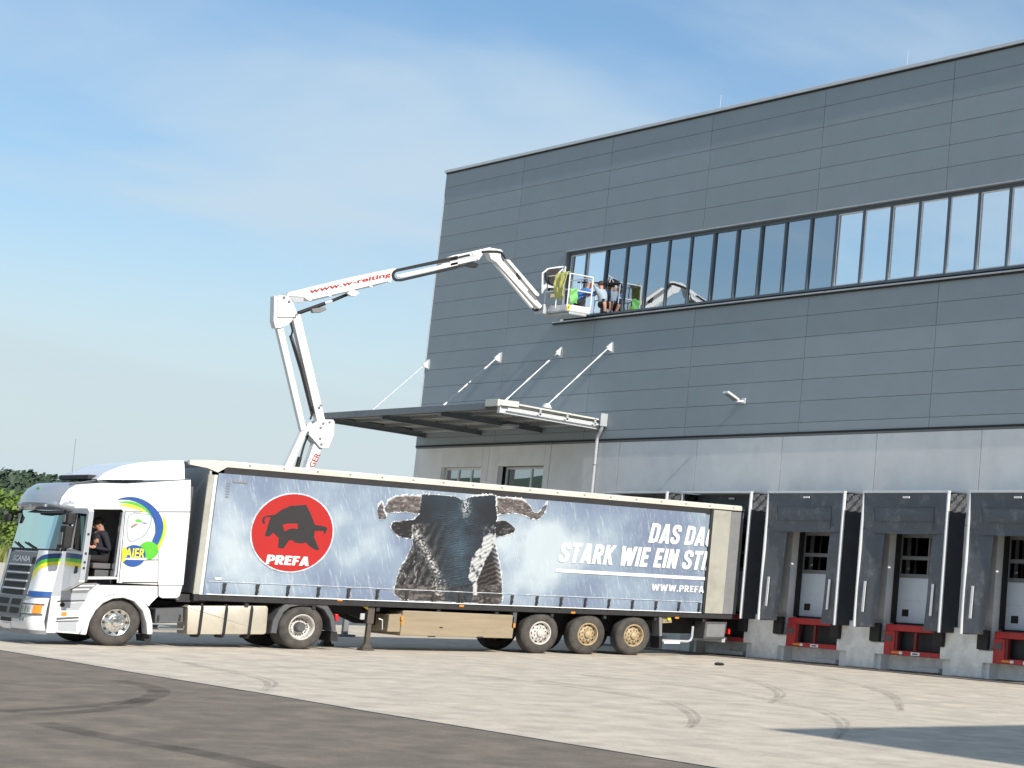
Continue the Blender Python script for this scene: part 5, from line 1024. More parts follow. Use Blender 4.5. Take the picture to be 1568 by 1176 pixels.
g_ = B(); quadbox(g_, [(.62, 1.50), (.80, 1.52), (.80, 1.66), (.66, 1.66)], .051, .06); g_.build('door_handle', MT['dark'], dr, fix=True)
g_ = B(); quadbox(g_, [(.1, 1.15), (.92, 1.36), (.92, 1.9), (.1, 1.95)], -.12, -.051); g_.build('door_lining', MT['darkgrey'], dr, fix=True)
# mirrors
mo = Vector((.42, .18, -.02))
def mbx(*bs):
    q = B()
    for a_, b_ in bs: q.box(Vector(a_) + mo, Vector(b_) + mo)
    return q
mi = mbx(((TX + .02, -17.78, 2.03), (TX + .36, -17.62, 2.50))).build('mirror', MT['black'], tk, bevel=.04)
mbx(((TX + .0, -17.76, 2.52), (TX + .34, -17.62, 2.76))).build('wide_mirror', MT['black'], mi, bevel=.04)
mbx(((TX + .06, -17.795, 2.10), (TX + .26, -17.781, 2.36))).build('mirror_cover', MT['midgrey'], mi, bevel=.006); mbx(((TX + .05, -17.775, 2.57), (TX + .22, -17.761, 2.72))).build('mirror_cover', MT['midgrey'], mi, bevel=.006)
mr_ = B(); mr_.tube([(TX - .05, -17.38, 2.74), (TX + .3, -17.5, 2.80), (TX + .55, -17.46, 2.72), (TX + .6, -17.46, 2.3), (TX + .5, -17.46, 2.02), (TX - .02, -17.36, 1.98)], .022, 6); mr_.build('mirror_arm', MT['black'], mi)
mr_ = B(); mr_.box((12.22, -17.66, 2.54), (12.52, -17.55, 2.70)); mr_.bar((12.45, -17.6, 2.68), (12.75, -17.45, 2.78), .03, .03); mr_.build('far_mirror', MT['black'], tk, bevel=.04)
mr_ = B(); mr_.ell((12.95, -17.34, 2.60), (.12, .04, .15), 10, 6); mr_.build('kerb_mirror', MT['dark'], tk)
# chassis, tank, battery box, rear fender, wheels
for x in (13.35, 14.2): b = B(); b.box((x, -16.8, .72), (x + .12, -11.3, .98)); b.build('frame_rail', MT['dark'], tk)
b = B(); b.box((13.3, -14.9, .98), (14.6, -11.5, 1.04)); b.box((13.5, -14.9, .98), (14.9, -14.3, 1.15)); b.build('deck_plate', MT['dark'], tk)
b = B(); b.box((13.0, -12.9, .96), (14.3, -11.9, 1.10)); b.build('fifth_wheel', MT['dark'], tk, bevel=.02)
b = B(); b.prism([(-15.326,0.501),(-15.348,0.822),(-14.781,0.860),(-14.749,0.535)], 'x', 14.3, 15.02); bx = b.build('battery_box', MT['darkgrey'], tk, bevel=.012)
for q in [(-15.275,0.610),(-14.835,0.636)]: b = B(); b.box((15.02, q[0] - .02, q[1] - .07), (15.035, q[0] + .02, q[1] + .07)); b.build('box_latch', MT['black'], bx)
b = B(); b.tube([(15.0, *q) for q in [(-15.249,0.448),(-15.236,0.387),(-14.724,0.389),(-14.717,0.462)]], .02, 6); b.build('step_rail', MT['midgrey'], tk)
tkp = [(-14.643,0.276),(-14.700,0.886),(-14.677,0.908),(-13.017,0.965),(-12.962,0.922),(-12.942,0.343),(-12.993,0.317)]
b = B(); b.prism([(y, z) for y, z in tkp], 'x', 14.42, 15.02)
tank = b.build('fuel_tank', MT['tank'], tk, bevel=.05, smooth=True)
for q in [(-14.396,0.595),(-13.877,0.610),(-13.332,0.626)]:
    b = B(); b.tube([(15.035, q[0], .32), (15.04, q[0], .86), (15.0, q[0], .935), (14.6, q[0], .955)], .032, 6); b.tube([(15.035, q[0], .32), (14.98, q[0], .25), (14.6, q[0], .25)], .032, 6); b.build('tank_strap', MT['dark'], tank)
b = B(); b.lathe([(.05, 0), (.05, .03), (.04, .05), (0, .05)], (14.85, *[(-13.979,0.919)][0]), (0, 0, 1), 12); b.build('tank_cap', MT['black'], tank)
ro_ = [(-12.870,0.353),(-12.849,0.639),(-12.753,0.881),(-12.618,1.026),(-12.372,1.083),(-11.919,1.093),(-11.649,1.003),(-11.476,0.764),(-11.393,0.436)]
ri_ = [(-12.736,0.345),(-12.721,0.614),(-12.636,0.828),(-12.510,0.945),(-12.305,0.994),(-11.936,1.001),(-11.725,0.914),(-11.570,0.704),(-11.495,0.434)]
b = B(); b.prism(ro_ + ri_[::-1], 'x', 14.35, 15.06); b.build('rear_fender', MT['darkgrey'], tk, bevel=.01)
b = B(); b.prism([(-11.489,0.418),(-11.344,0.421),(-11.297,0.192),(-11.478,0.203)], 'x', 14.4, 15.0); b.build('mud_flap', MT['black'], tk)
b = B(); b.prism([(-11.464,0.822),(-11.386,0.825),(-11.359,0.667),(-11.440,0.665)], 'x', 14.9, 15.07); b.build('tail_lamp', MT['redlens'], tk, bevel=.02)
wheel(tk, -16.11, 15.02, 1, 'front', R=.50, wd=.32); wheel(tk, -16.11, 12.68, -1, 'front', R=.50, wd=.32)
for x, s_ in ((15.02, 1), (12.68, -1)): wheel(tk, -12.17, x, s_, 'drive', R=.50, wd=.30); wheel(tk, -12.17, x - s_ * .34, s_, 'drive', R=.50, wd=.30)
b = B(); b.tube([(12.9, -16.11, .5), (14.8, -16.11, .5)], .07, 8); b.tube([(12.9, -12.17, .5), (14.8, -12.17, .5)], .12, 8); b.build('axle', MT['dark'], tk)
b = B(); b.prism([(-15.496,0.248),(-15.336,0.259),(-15.334,0.096),(-15.462,0.112)], 'x', 14.5, 14.95); b.build('mud_flap', MT['black'], tk)
b = B(); b.box((13.45, -16.9, .45), (14.2, -15.2, 1.2)); b.build('engine', MT['dark'], tk)
b = B(); b.box((14.5, -14.98, 1.02), (TX - .02, -14.92, 3.5)); b.build('side_flap', MT['darkgrey'], tk)
for k in range(3): b = B(); b.tube([(13.6 + k * .15, -14.9, 1.2), (13.65 + k * .15, -14.8, .98), (13.7 + k * .15, -14.7, 1.25), (13.7 + k * .15, -14.62, 1.9)], .02, 6); b.build('air_hose', (MT['redlens'], MT['yellow'], MT['black'])[k], tk)
# ================================================================== boom lift
MT['liftwhite'] = mat('lift_white_paint', (0.80, 0.80, 0.79), 0.35, 0, 0.03, 3, coat=0.3, dirt=(0.60, 0.60, 0.58), dscale=2.5, dmin=0.58, dmax=0.85)
XB = 4.45
lf = thing('boom_lift', 'white articulated boom lift reaching over the trailer to the upper windows', 'boom lift', (XB, -9.4, 0))
def lp(name, pts, w0, w1, m, par=lf, bv=.012): return B().prism(pts, 'x', XB + w0, XB + w1).build(name, m, par, bevel=bv)
W_ = MT['liftwhite']
kn = lp('knuckle_plate', [(-8.085,5.833),(-7.799,6.039),(-7.435,6.078),(-7.385,6.009),(-7.361,5.652),(-7.470,5.246),(-7.703,5.233),(-8.062,5.567)], .17, .20, W_); lp('knuckle_plate', [(-8.085,5.833),(-7.799,6.039),(-7.435,6.078),(-7.385,6.009),(-7.361,5.652),(-7.470,5.246),(-7.703,5.233),(-8.062,5.567)], -.20, -.17, W_)
for q in [(-7.846,6.438),(-7.709,5.937),(-7.540,5.992),(-7.771,5.810),(-7.748,5.497),(-7.692,5.340),(-9.226,9.363),(-9.072,9.271),(-8.827,8.923)]: b = B(); b.lathe([(.035, 0), (.035, .02), (0, .022)], (XB + .20, *q), (1, 0, 0), 10); b.build('pivot_pin', MT['midgrey'], kn)
ur = lp('upright_arm', [(-8.889,8.872),(-8.684,8.977),(-7.613,6.022),(-7.835,5.961)], -.11, .11, W_); ul = lp('upright_arm', [(-9.270,8.501),(-9.094,8.526),(-8.117,5.760),(-8.240,5.655)], -.09, .09, W_)
lp('top_bracket', [(-9.392,9.407),(-9.089,9.417),(-8.944,9.254),(-8.812,8.986),(-8.842,8.856),(-9.326,8.783)], .14, .18, W_); lp('top_bracket', [(-9.392,9.407),(-9.089,9.417),(-8.944,9.254),(-8.812,8.986),(-8.842,8.856),(-9.326,8.783)], -.18, -.14, W_)
lp('bracket_core', [(-9.469,9.376),(-9.085,9.381),(-8.856,8.979),(-8.895,8.741),(-8.992,8.606),(-9.179,8.491),(-9.324,8.470),(-9.401,8.666)], -.137, .137, W_)
lp('cable_cover', [(-8.868,8.327),(-8.805,8.360),(-8.497,7.682),(-8.074,6.621),(-7.941,6.195),(-7.978,6.122),(-8.431,7.320)], -.05, .05, MT['darkgrey'])
b = B(); b.tube([(XB + .08, *q) for q in [(-8.947,8.775),(-8.829,8.467),(-8.858,8.255),(-8.730,8.018),(-8.520,7.583),(-8.287,6.964),(-8.087,6.431),(-7.975,6.259),(-8.038,6.020)]], .028, 6); b.build('hose', MT['black'], lf, smooth=True)
# lower arms down to the carrier behind the trailer
(a0, a1), (b0, b1), (c0, c1), (d0, d1) = [(-8.252,5.640),(-8.067,5.719),(-8.360,4.657),(-8.564,4.684)]
k_ = 4.3
lp('lower_arm', [(a0, a1), (b0, b1), (b0 + (c0 - b0) * k_, b1 + (c1 - b1) * k_), (a0 + (d0 - a0) * k_, a1 + (d1 - a1) * k_)], -.10, .10, W_)
(a0, a1), (b0, b1), (c0, c1), (d0, d1) = [(-7.867,5.346),(-7.612,5.279),(-7.772,4.663),(-8.013,4.665)]
k_ = 6.6
la = lp('lower_arm', [(a0, a1), (b0, b1), (b0 + (c0 - b0) * k_, b1 + (c1 - b1) * k_), (a0 + (d0 - a0) * k_, a1 + (d1 - a1) * k_)], -.12, .12, W_)
(a0, a1), (b0, b1) = [(-7.710,5.107),(-7.884,4.653)]
dv = Vector((b0 - a0, b1 - a1, 0)); L_ = dv.length; dv.normalize()
lettering('GER', 'arm_letters', MT['pred'], la, lambda u, v: (XB + .1215, b0 - dv.x * u + dv.y * v, b1 - dv.y * u - dv.x * v), .02, L_ * .95, -.09, .07, bold=.02)
b = B(); b.tube([(XB, *q) for q in [(-8.016,5.563),(-8.087,5.279),(-8.142,4.906)]], .03, 8); b.tube([(XB, *q) for q in [(-8.162,4.927),(-8.238,4.393),(-8.374,3.470)]], .06, 10); b.build('lift_cylinder', MT['black'], lf)
# carrier chassis with turntable, standing behind the trailer
b = B(); b.box((3.5, -12.6, .62), (5.4, -7.0, .95)); b.build('carrier_frame', MT['darkgrey'], lf, bevel=.03)
b = B(); b.box((3.35, -13.6, .55), (5.55, -12.1, 2.1)); cb = b.build('carrier_cab', W_, lf, bevel=.12); c_ = B(); c_.box((3.45, -13.62, 1.3), (5.45, -13.58, 1.95)); c_.box((5.555, -13.4, 1.3), (5.57, -12.4, 1.95)); c_.build('cab_window', MT['glass_door'], cb)
b = B(); b.lathe([(.6, 0), (.6, .25), (.45, .3), (.45, .8), (.2, .85), (0, .85)], (XB, -9.7, .95), (0, 0, 1), 24); b.build('turntable', W_, lf, smooth=True)
b = B(); b.box((4.15, -10.2, 1.4), (4.27, -8.7, 2.5)); b.box((4.63, -10.2, 1.4), (4.75, -8.7, 2.5)); b.box((4.27, -10.2, 1.4), (4.63, -8.7, 1.75)); b.build('arm_foot', W_, lf, bevel=.05)
for y in (-12.3, -8.0):
    for x, s_ in ((5.45, 1), (3.45, -1)): wheel(lf, y, x, s_, 'pale', R=.42, wd=.26)
for y in (-10.9, -7.2):
    for x, s_ in ((5.5, 1), (3.4, -1)): b = B(); b.bar((x, y, .75), (x + s_ * .9, y, .75), .14, .14); b.box((x + s_ * .9 - .07, y - .07, .05), (x + s_ * .9 + .07, y + .07, .9)); b.box((x + s_ * .9 - .22, y - .22, .004), (x + s_ * .9 + .22, y + .22, .06)); b.build('outrigger', MT['midgrey'], lf, bevel=.01)
# main boom
mb = lp('main_boom', [(-9.108,9.522),(-7.579,10.175),(-6.155,10.729),(-6.078,10.723),(-6.172,10.596),(-6.121,10.441),(-6.213,10.328),(-6.767,10.065),(-7.471,9.801),(-8.422,9.398),(-8.528,9.387),(-8.674,9.459),(-9.125,9.419)], -.15, .15, W_)
lp('boom_edge', [(-8.529,9.394),(-7.474,9.823),(-6.294,10.321),(-6.290,10.289),(-7.469,9.783),(-8.478,9.357)], .152, .165, MT['midgrey'])
for q in [(-8.503,9.438),(-7.956,9.651),(-6.805,10.108),(-6.280,10.340)]: b = B(); b.bar((XB + .15, q[0], q[1] - .04), (XB + .19, q[0], q[1] - .03), .08, .06); b.build('boom_lug', W_, mb)
lp('cylinder_mount', [(-7.466,9.761),(-7.359,9.922),(-7.094,9.836),(-7.207,9.715),(-7.332,9.702)], .0, .17, W_)
lp('boom_inner', [(-4.734,11.167),(-4.397,11.422),(-3.886,11.617),(-3.460,11.794),(-3.451,11.716),(-3.581,11.410),(-4.357,11.076),(-4.711,10.971)], -.11, .10, W_)
# cable guide loop: black band, grey web, white lower rail
(p0), = [(-6.221,10.542)]
lp('energy_chain', [(-6.110,10.710),(-5.920,10.785),(-4.277,11.435),(-4.263,11.317),(-5.909,10.692),(-6.099,10.617),(-6.140,10.545),(-6.130,10.465),(-6.043,10.421),(-5.883,10.467),(-4.242,11.130),(-4.232,11.041),(-5.905,10.372),(-6.067,10.345),(-6.188,10.397),(-6.234,10.513),(-6.199,10.633)], .11, .17, MT['black'])
lp('energy_chain', [(-4.516,11.302),(-3.921,11.551),(-3.859,11.517),(-4.510,11.248)], .11, .17, MT['black'])
lp('energy_chain', [(-4.485,11.029),(-3.999,11.217),(-3.779,11.329),(-3.615,11.323),(-3.606,11.246),(-3.667,11.168),(-3.852,11.148),(-3.994,11.169),(-4.477,10.964)], .08, .12, MT['black'])
lp('chain_tray', [(-4.511,11.258),(-3.891,11.496),(-3.535,11.653),(-3.676,11.448),(-4.458,11.196),(-4.502,11.180)], .105, .15, MT['steel'])
lp('chain_rail', [(-6.105,10.528),(-4.256,11.258),(-4.243,11.140),(-5.886,10.490),(-6.047,10.460)], .112, .19, W_); lp('chain_rail', [(-4.504,11.193),(-3.792,11.439),(-3.599,11.596),(-3.673,11.426),(-3.714,11.374),(-4.489,11.066)], .112, .19, W_)
(ly0, lz0), (ly1, lz1), (lyt, lzt) = [(-8.535,9.595),(-6.279,10.473),(-8.549,9.712)]
sl_ = (lz1 - lz0) / (ly1 - ly0)
hh_ = lzt - lz0
lettering('www.w-reitinger.at', 'web_address', MT['pred'], mb, lambda u, v: (XB + .1535, u, lz0 + (u - ly0) * sl_ + v), ly0, ly0 + (ly1 - ly0) * 1.33, -.06, hh_ * .95, bold=.03, cut=ly1 + .02)
# main cylinder
b = B(); b.tube([(XB, *q) for q in [(-8.701,9.003),(-7.991,9.392)]], .055, 10); cyl = b.build('main_cylinder', MT['black'], lf, smooth=True)
b = B(); b.tube([(XB, *q) for q in [(-7.991,9.392),(-7.773,9.511)]], .028, 8); b.build('piston_rod', MT['alu'], cyl); b = B(); b.tube([(XB, *q) for q in [(-7.791,9.504),(-7.314,9.792)]], .045, 8); b.build('cylinder_head', MT['black'], cyl)
lp('valve_block', [(-8.379,9.168),(-8.003,9.296),(-7.947,9.211),(-8.118,9.100),(-8.320,9.060)], -.05, .08, MT['midgrey']); lp('counter_plate', [(-9.088,9.408),(-8.664,9.452),(-8.668,9.297),(-8.913,9.259)], .15, .17, MT['steel'])
# elbow and jib
lp('elbow_head', [(-3.840,11.625),(-3.438,11.802),(-3.280,11.871),(-3.184,11.865),(-2.898,11.870),(-2.819,11.804),(-2.887,11.770),(-2.905,11.504),(-2.993,11.444),(-3.193,11.523),(-3.283,11.689),(-3.446,11.671),(-3.581,11.410),(-3.704,11.457)], -.14, .14, W_)
b = B(); b.tube([(XB + .16, *q) for q in [(-3.528,11.683),(-3.298,11.741),(-3.018,11.784),(-2.898,11.778),(-2.816,11.690),(-2.747,11.610)]], .035, 6); b.build('hose', MT['black'], lf, smooth=True)
b = B(); b.tube([(XB + .05, *q) for q in [(-3.934,11.200),(-3.791,11.168),(-3.629,11.184),(-3.544,11.266),(-3.598,11.324),(-3.735,11.290),(-3.890,11.218)]], .016, 6); b.build('hose', MT['black'], lf, smooth=True)
lp('jib_upper_bar', [(-2.687,11.592),(-2.569,11.612),(-1.451,10.689),(-1.468,10.622),(-1.569,10.636)], -.10, .10, W_); 
lp('jib_core', [(-2.922,11.661),(-2.805,11.681),(-2.622,11.553),(-1.492,10.613),(-1.557,10.534),(-1.669,10.655),(-2.863,11.557)], -.05, .05, MT['midgrey'])
jb = lp('jib_arm', [(-3.257,11.671),(-2.931,11.739),(-2.813,11.543),(-1.324,10.328),(-1.412,10.234),(-1.584,10.334),(-2.992,11.432),(-3.192,11.518)], .0, .13, W_); lp('jib_arm', [(-3.001,11.510),(-2.813,11.543),(-1.362,10.334),(-1.449,10.228),(-1.609,10.342)], -.13, -.02, W_)
lp('jib_lower_bar', [(-3.026,11.420),(-2.967,11.421),(-1.590,10.276),(-1.608,10.222),(-1.673,10.251)], -.06, .06, W_)
lp('jib_clamp', [(-2.285,11.244),(-2.121,11.087),(-2.236,11.023)], .0, .14, MT['dark']); lp('jib_gap', [(-1.854,10.775),(-1.612,10.583),(-1.552,10.489),(-1.600,10.481),(-1.896,10.710)], .13, .136, MT['midgrey'])
# basket carrier under the platform
bk = thing('work_basket', 'white railed work basket at the boom tip in front of the windows', 'work basket', (5.0, -.75, 10.2))
bx0, bx1, by0, by1, bz, br = 4.30, 5.68, -1.12, -.32, 10.18, 11.33
b = B(); b.box((bx0 - .05, by0 + .1, bz - .12), (bx1, by1 - .1, bz - .04)); b.box((bx0 - .25, -1.3, bz - .08), (bx0 + .3, -.85, bz + .22)); b.build('basket_arm', MT['steel'], bk, bevel=.02)
b = B(); b.lathe([(.11, -.16), (.13, -.1), (.13, .1), (.11, .16)], (bx0 - .1, -1.28, bz + .14), (1, 0, 0), 14); b.build('rotator', MT['dark'], bk, smooth=True)
b = B(); b.box((bx0, by0, bz - .035), (bx1, by1, bz)); b.build('basket_floor', MT['steel'], bk)
for (x0, y0, x1, y1) in ((bx0, by0, bx1, by0 + .02), (bx0, by1 - .02, bx1, by1), (bx1 - .02, by0 + .022, bx1, by1 - .022), (bx0, by0 + .022, bx0 + .02, by1 - .022)): b = B(); b.box((x0, y0, bz + .002), (x1, y1, bz + .18)); b.build('kick_board', W_, bk, bevel=.004)
for x, y in ((bx0, by0), (bx1, by0), (bx0, by1), (bx1, by1), ((bx0 + bx1) / 2, by0), ((bx0 + bx1) / 2, by1)): b = B(); b.tube([(x, y, bz + .1), (x, y, br)], .021, 8); b.build('post', W_, bk, smooth=True)
for z in (br, 10.83): b = B(); b.tube([(bx0, by0, z), (bx1, by0, z)], .021, 8); b.tube([(bx1, by0, z), (bx1, by1, z)], .021, 8); b.tube([(bx1, by1, z), (bx0, by1, z)], .021, 8); b.build('rail', W_, bk, smooth=True)
b = B(); b.box((bx1 + .001, by0 - .0, bz + .0), (bx1 + .012, by0 + .10, bz + .17)); sg = b.build('warning_sign', MT['yellow'], bk)
b = B(); b.bar((bx1 + .014, by0 + .03, bz + .05), (bx1 + .014, by0 + .07, bz + .12), .025, .003, up=(1, 0, 0)); b.build('sign_mark', MT['pblack'], sg)
hp = [(-1.216,10.785),(-1.254,11.172),(-1.278,11.419),(-1.113,11.581),(-0.843,11.671),(-0.598,11.740)]
b = B(); b.tube([(4.28, *q) for q in hp], .028, 6); b.tube([(4.42, hp[-1][0], hp[-1][1]), (4.42, hp[-1][0], 11.3)], .025, 6); b.tube([(4.45, q[0] + .02, q[1] - .02) for q in [(-0.855,11.262),(-0.873,11.475),(-0.715,11.654),(-0.673,11.454)]], .028, 6); b.build('guard_hoop', W_, bk, smooth=True)
b = B(); b.prism([(-1.221,11.428),(-1.085,11.585),(-0.841,11.654),(-0.614,11.530),(-0.593,11.172),(-0.932,11.081),(-1.129,11.121),(-1.202,11.252)], 'x', 4.28, 4.40); b.build('control_box', MT['dark'], bk, bevel=.03)
b = B(); b.prism([(-1.065,10.979),(-0.800,11.022),(-0.785,10.889),(-1.041,10.849)], 'x', 4.26, 4.40); b.build('control_panel', MT['dark'], bk, bevel=.015)
b = B(); b.prism([(-1.244,11.031),(-1.127,11.103),(-0.931,11.072),(-0.801,11.031),(-0.783,10.872),(-1.220,10.767)], 'x', 4.30, 4.33); b.build('control_plate', MT['alu'], bk)
b = B(); b.prism([(-0.996,10.784),(-0.806,10.814),(-0.796,10.726),(-1.001,10.658)], 'x', 4.28, 4.4); b.build('tool_bag', MT['boxcream'], bk, bevel=.02)
# hi-vis jacket hung over the rail, green cloth
MT['hivis'] = mat('hi_vis_yellow', (0.52, 0.52, 0.16), 0.8, 0, 0.12, 5, bump=.3, bscale=8); MT['hivisgreen'] = mat('bright_green_cloth', (0.20, 0.56, 0.16), 0.8, 0, 0.1, 5, bump=.3, bscale=9)
def drape(u, v):
    x = 4.98 + .62 * u - .10 * v * (u - .3); z = br + .05 - .90 * v ** 1.0 * (1 - .12 * abs(math.sin(u * 5))); y = by0 - .045 - .05 * math.sin(v * 3) - .02 * math.sin(u * 11 + v * 3 + 2 * v * v) - .05 * noise.noise(Vector((u * 4, v * 4, 3))) - .02 * noise.noise(Vector((u * 12, v * 9, 5)))
    if v < .06: y = by0 + .05 - .09 * v / .06; z = br + .05
    return Vector((x, y, z))
b = B(); b.grid(drape, 26, 22); jk = b.build('jacket', MT['hivis'], smooth=True, loc=(5.2, by0, br)); tag(jk, 'yellow hi-vis jacket hanging over the rail of the work basket', 'jacket')
sd = jk.modifiers.new('thickness', 'SOLIDIFY'); sd.thickness = .02
b = B(); b.grid(lambda u, v: Vector((bx1 + .03 + .03 * math.sin(v * 9 + u * 3), by0 + .02 + .26 * u + .04 * v, 10.86 - .46 * v - .03 * math.sin(u * 6))), 12, 12); gc = b.build('cloth', MT['hivisgreen'], smooth=True, loc=(bx1, by0, 10.6)); tag(gc, 'bright green cloth hanging from the middle rail of the work basket', 'cloth')
sd = gc.modifiers.new('thickness', 'SOLIDIFY'); sd.thickness = .015

# ================================================================== people
SK = mat('skin', (0.50, 0.27, 0.19), 0.55, 0, 0.08, 8); HAIR = mat('dark_hair', (0.05, 0.034, 0.024), 0.7, 0, .2, 20); EYE = mat('eye_dark', (.02, .015, .012), .3)
def person(name, label, J, cols, face, hair='dark', cap=None, fingers=True):
    """J joint positions (world); one skinned body mesh, coloured by the nearest limb"""
    base = Vector(J['pelvis']); t = thing(name, label, 'person', J.get('base', J['pelvis']))
    vs = []; es = []; rad = []; idx = {}
    def add(k, p, r): idx[k] = len(vs); vs.append(Vector(p)); rad.append(r)
    def link(a, b_): es.append((idx[a], idx[b_]))
    add('pelvis', J['pelvis'], .150); add('belly', Vector(J['pelvis']).lerp(Vector(J['chest']), .5), .145); add('chest', J['chest'], .165); add('neck', J['neck'], .062); link('pelvis', 'belly'); link('belly', 'chest'); 
    nk, hd = Vector(J['neck']), Vector(J['head']); add('uchest', Vector(J['chest']).lerp(nk, .55), .135); link('chest', 'uchest'); link('uchest', 'neck')
    add('jaw', nk.lerp(hd, .55), .074); add('skull', hd, .098); add('crown', hd + (hd - nk).normalized() * .085, .078); link('neck', 'jaw'); link('jaw', 'skull'); link('skull', 'crown')
    for s_ in 'LR':
        add('sh' + s_, J['sh' + s_], .072); link('uchest', 'sh' + s_); add('el' + s_, J['el' + s_], .048); link('sh' + s_, 'el' + s_); add('wr' + s_, J['wr' + s_], .033); link('el' + s_, 'wr' + s_)
        wv = (Vector(J['wr' + s_]) - Vector(J['el' + s_])).normalized(); add('palm' + s_, Vector(J['wr' + s_]) + wv * .07, .036); link('wr' + s_, 'palm' + s_)
        sd_ = wv.orthogonal().normalized(); up_ = wv.cross(sd_)
        if fingers:
            for i, (o_, ln) in enumerate(((-.03, .065), (-.010, .078), (.010, .075), (.03, .058))):
                p0 = Vector(J['wr' + s_]) + wv * .075 + sd_ * o_; add(f'f{i}{s_}', p0 + wv * ln * .6, .0095); add(f'g{i}{s_}', p0 + wv * ln * .9 - up_ * ln * .35, .008); link('palm' + s_, f'f{i}{s_}'); link(f'f{i}{s_}', f'g{i}{s_}')
            add('th' + s_, Vector(J['wr' + s_]) + wv * .05 - sd_ * .05 - up_ * .02, .011); link('wr' + s_, 'th' + s_)
        add('hip' + s_, J['hip' + s_], .100); link('pelvis', 'hip' + s_); add('kn' + s_, J['kn' + s_], .066); link('hip' + s_, 'kn' + s_); add('an' + s_, J['an' + s_], .044); link('kn' + s_, 'an' + s_); add('toe' + s_, J['toe' + s_], .040); link('an' + s_, 'toe' + s_)
    me = bpy.data.meshes.new('body'); me.from_pydata(vs, es, []); o = bpy.data.objects.new('body', me); sc.collection.objects.link(o)
    m_ = o.modifiers.new('Skin', 'SKIN'); m_.use_smooth_shade = True
    for i, sv in enumerate(me.skin_vertices[0].data): sv.radius = (rad[i], rad[i]); sv.use_root = (i == 0)
    o.modifiers.new('Sub', 'SUBSURF').levels = 2; o.modifiers['Sub'].render_levels = 2
    bpy.context.view_layer.update()
    nm = bpy.data.meshes.new_from_object(o.evaluated_get(bpy.context.evaluated_depsgraph_get()))
    bpy.data.objects.remove(o); bpy.data.meshes.remove(me)
    off = Vector(t.location)
    segs = []
    for a, b_ in es:
        ka = [k for k, v in idx.items() if v == a][0]; kb = [k for k, v in idx.items() if v == b_][0]
        reg = 'skin'
        if ka in ('pelvis',) and kb.startswith('hip') or ka.startswith('hip'): reg = 'legs'
        elif ka.startswith('kn'): reg = 'shin'
        elif ka.startswith('an'): reg = 'shoe'
        elif ka in ('pelvis', 'belly', 'chest') or kb.startswith('sh') or ka.startswith('sh'): reg = 'top'
        elif ka.startswith('el'): reg = 'sleeve'
        segs.append((vs[a], vs[b_], reg))
    keys = ['skin', 'top', 'sleeve', 'legs', 'shin', 'shoe']; nm.materials.clear()
    for k in keys: nm.materials.append(cols.get(k, SK))
    for p in nm.polygons:
        c = p.center; best = None
        for a, b_, reg in segs:
            ab = b_ - a; tt = max(0, min(1, (c - a).dot(ab) / max(1e-9, ab.length_squared))); d = (c - a - ab * tt).length
            if best is None or d < best[0]: best = (d, reg)
        p.material_index = keys.index(best[1]); p.use_smooth = True
    for v in nm.vertices: v.co -= off
    bo = bpy.data.objects.new('body', nm); sc.collection.objects.link(bo); bo.parent = t; ORI[bo] = off
    f = Vector(face).normalized(); upv = (hd - nk).normalized(); sdv = f.cross(upv).normalized(); f = upv.cross(sdv).normalized()
    def blob(nme, c, r, m, par=bo):
        b = B(); b.ell((0, 0, 0), r, 12, 8); M_ = Matrix((sdv, f, upv)).transposed(); b.v = [M_ @ v + Vector(c) for v in b.v]; return b.build(nme, m, par, smooth=True)
    blob('nose', hd + f * .105 - upv * .005, (.014, .022, .022), SK); 
    for s_ in (-1, 1): blob('ear', hd + sdv * .098 * s_ - upv * .005, (.010, .022, .032), SK); blob('eye', hd + sdv * .036 * s_ + f * .092 + upv * .02, (.014, .010, .008), EYE)
    blob('mouth', hd + f * .090 - upv * .055, (.024, .010, .006), mat('lips', (.32, .12, .10), .5))
    if cap: blob('cap', hd + upv * .075 - f * .01, (.108, .118, .078), cap); blob('cap_peak', hd + upv * .06 + f * .13, (.075, .07, .012), cap)
    else: blob('hair', hd + upv * .055 - f * .022, (.108, .108, .098), HAIR)
    return t
navy = mat('navy_jumper', (0.022, 0.022, 0.032), .9, 0, .15, 6); trous = mat('dark_trousers', (0.02, 0.018, 0.017), .9, 0, .15, 6); shoe = mat('black_shoe', (.015, .015, .015), .6)
wb_ = mat('work_blue', (0.045, 0.17, 0.50), .85, 0, .1, 6); tw = mat('pale_tee', (0.34, 0.42, 0.50), .85, 0, .06, 6); capw = mat('pale_cap', (0.60, 0.60, 0.60), .8)
hY, hZ = [(-16.527,2.558)][0]
sY, sZ = [(-16.396,2.396)][0]
person('person', 'driver in dark jumper sitting in the open truck cab looking down', dict(base=(14.5, -16.3, 1.3), pelvis=(14.5, -16.28, 1.86), chest=(14.5, sY - .10, sZ - .16), neck=(14.5, hY + .09, hZ - .17), head=(14.5, hY, hZ),
    shL=(14.70, sY - .06, sZ - .02), shR=(14.30, sY - .06, sZ - .02), elL=(14.74, -16.32, 2.02), elR=(14.26, -16.35, 2.02), wrL=(14.62, -16.58, 2.06), wrR=(14.40, -16.60, 2.06),
    hipL=(14.60, -16.30, 1.82), hipR=(14.40, -16.30, 1.82), knL=(14.64, -16.76, 1.84), knR=(14.36, -16.78, 1.84), anL=(14.66, -16.80, 1.42), anR=(14.34, -16.84, 1.42), toeL=(14.66, -16.96, 1.37), toeR=(14.34, -17.0, 1.37)),
    dict(top=navy, sleeve=navy, legs=trous, shin=SK, shoe=shoe), (0, -1, -.35))
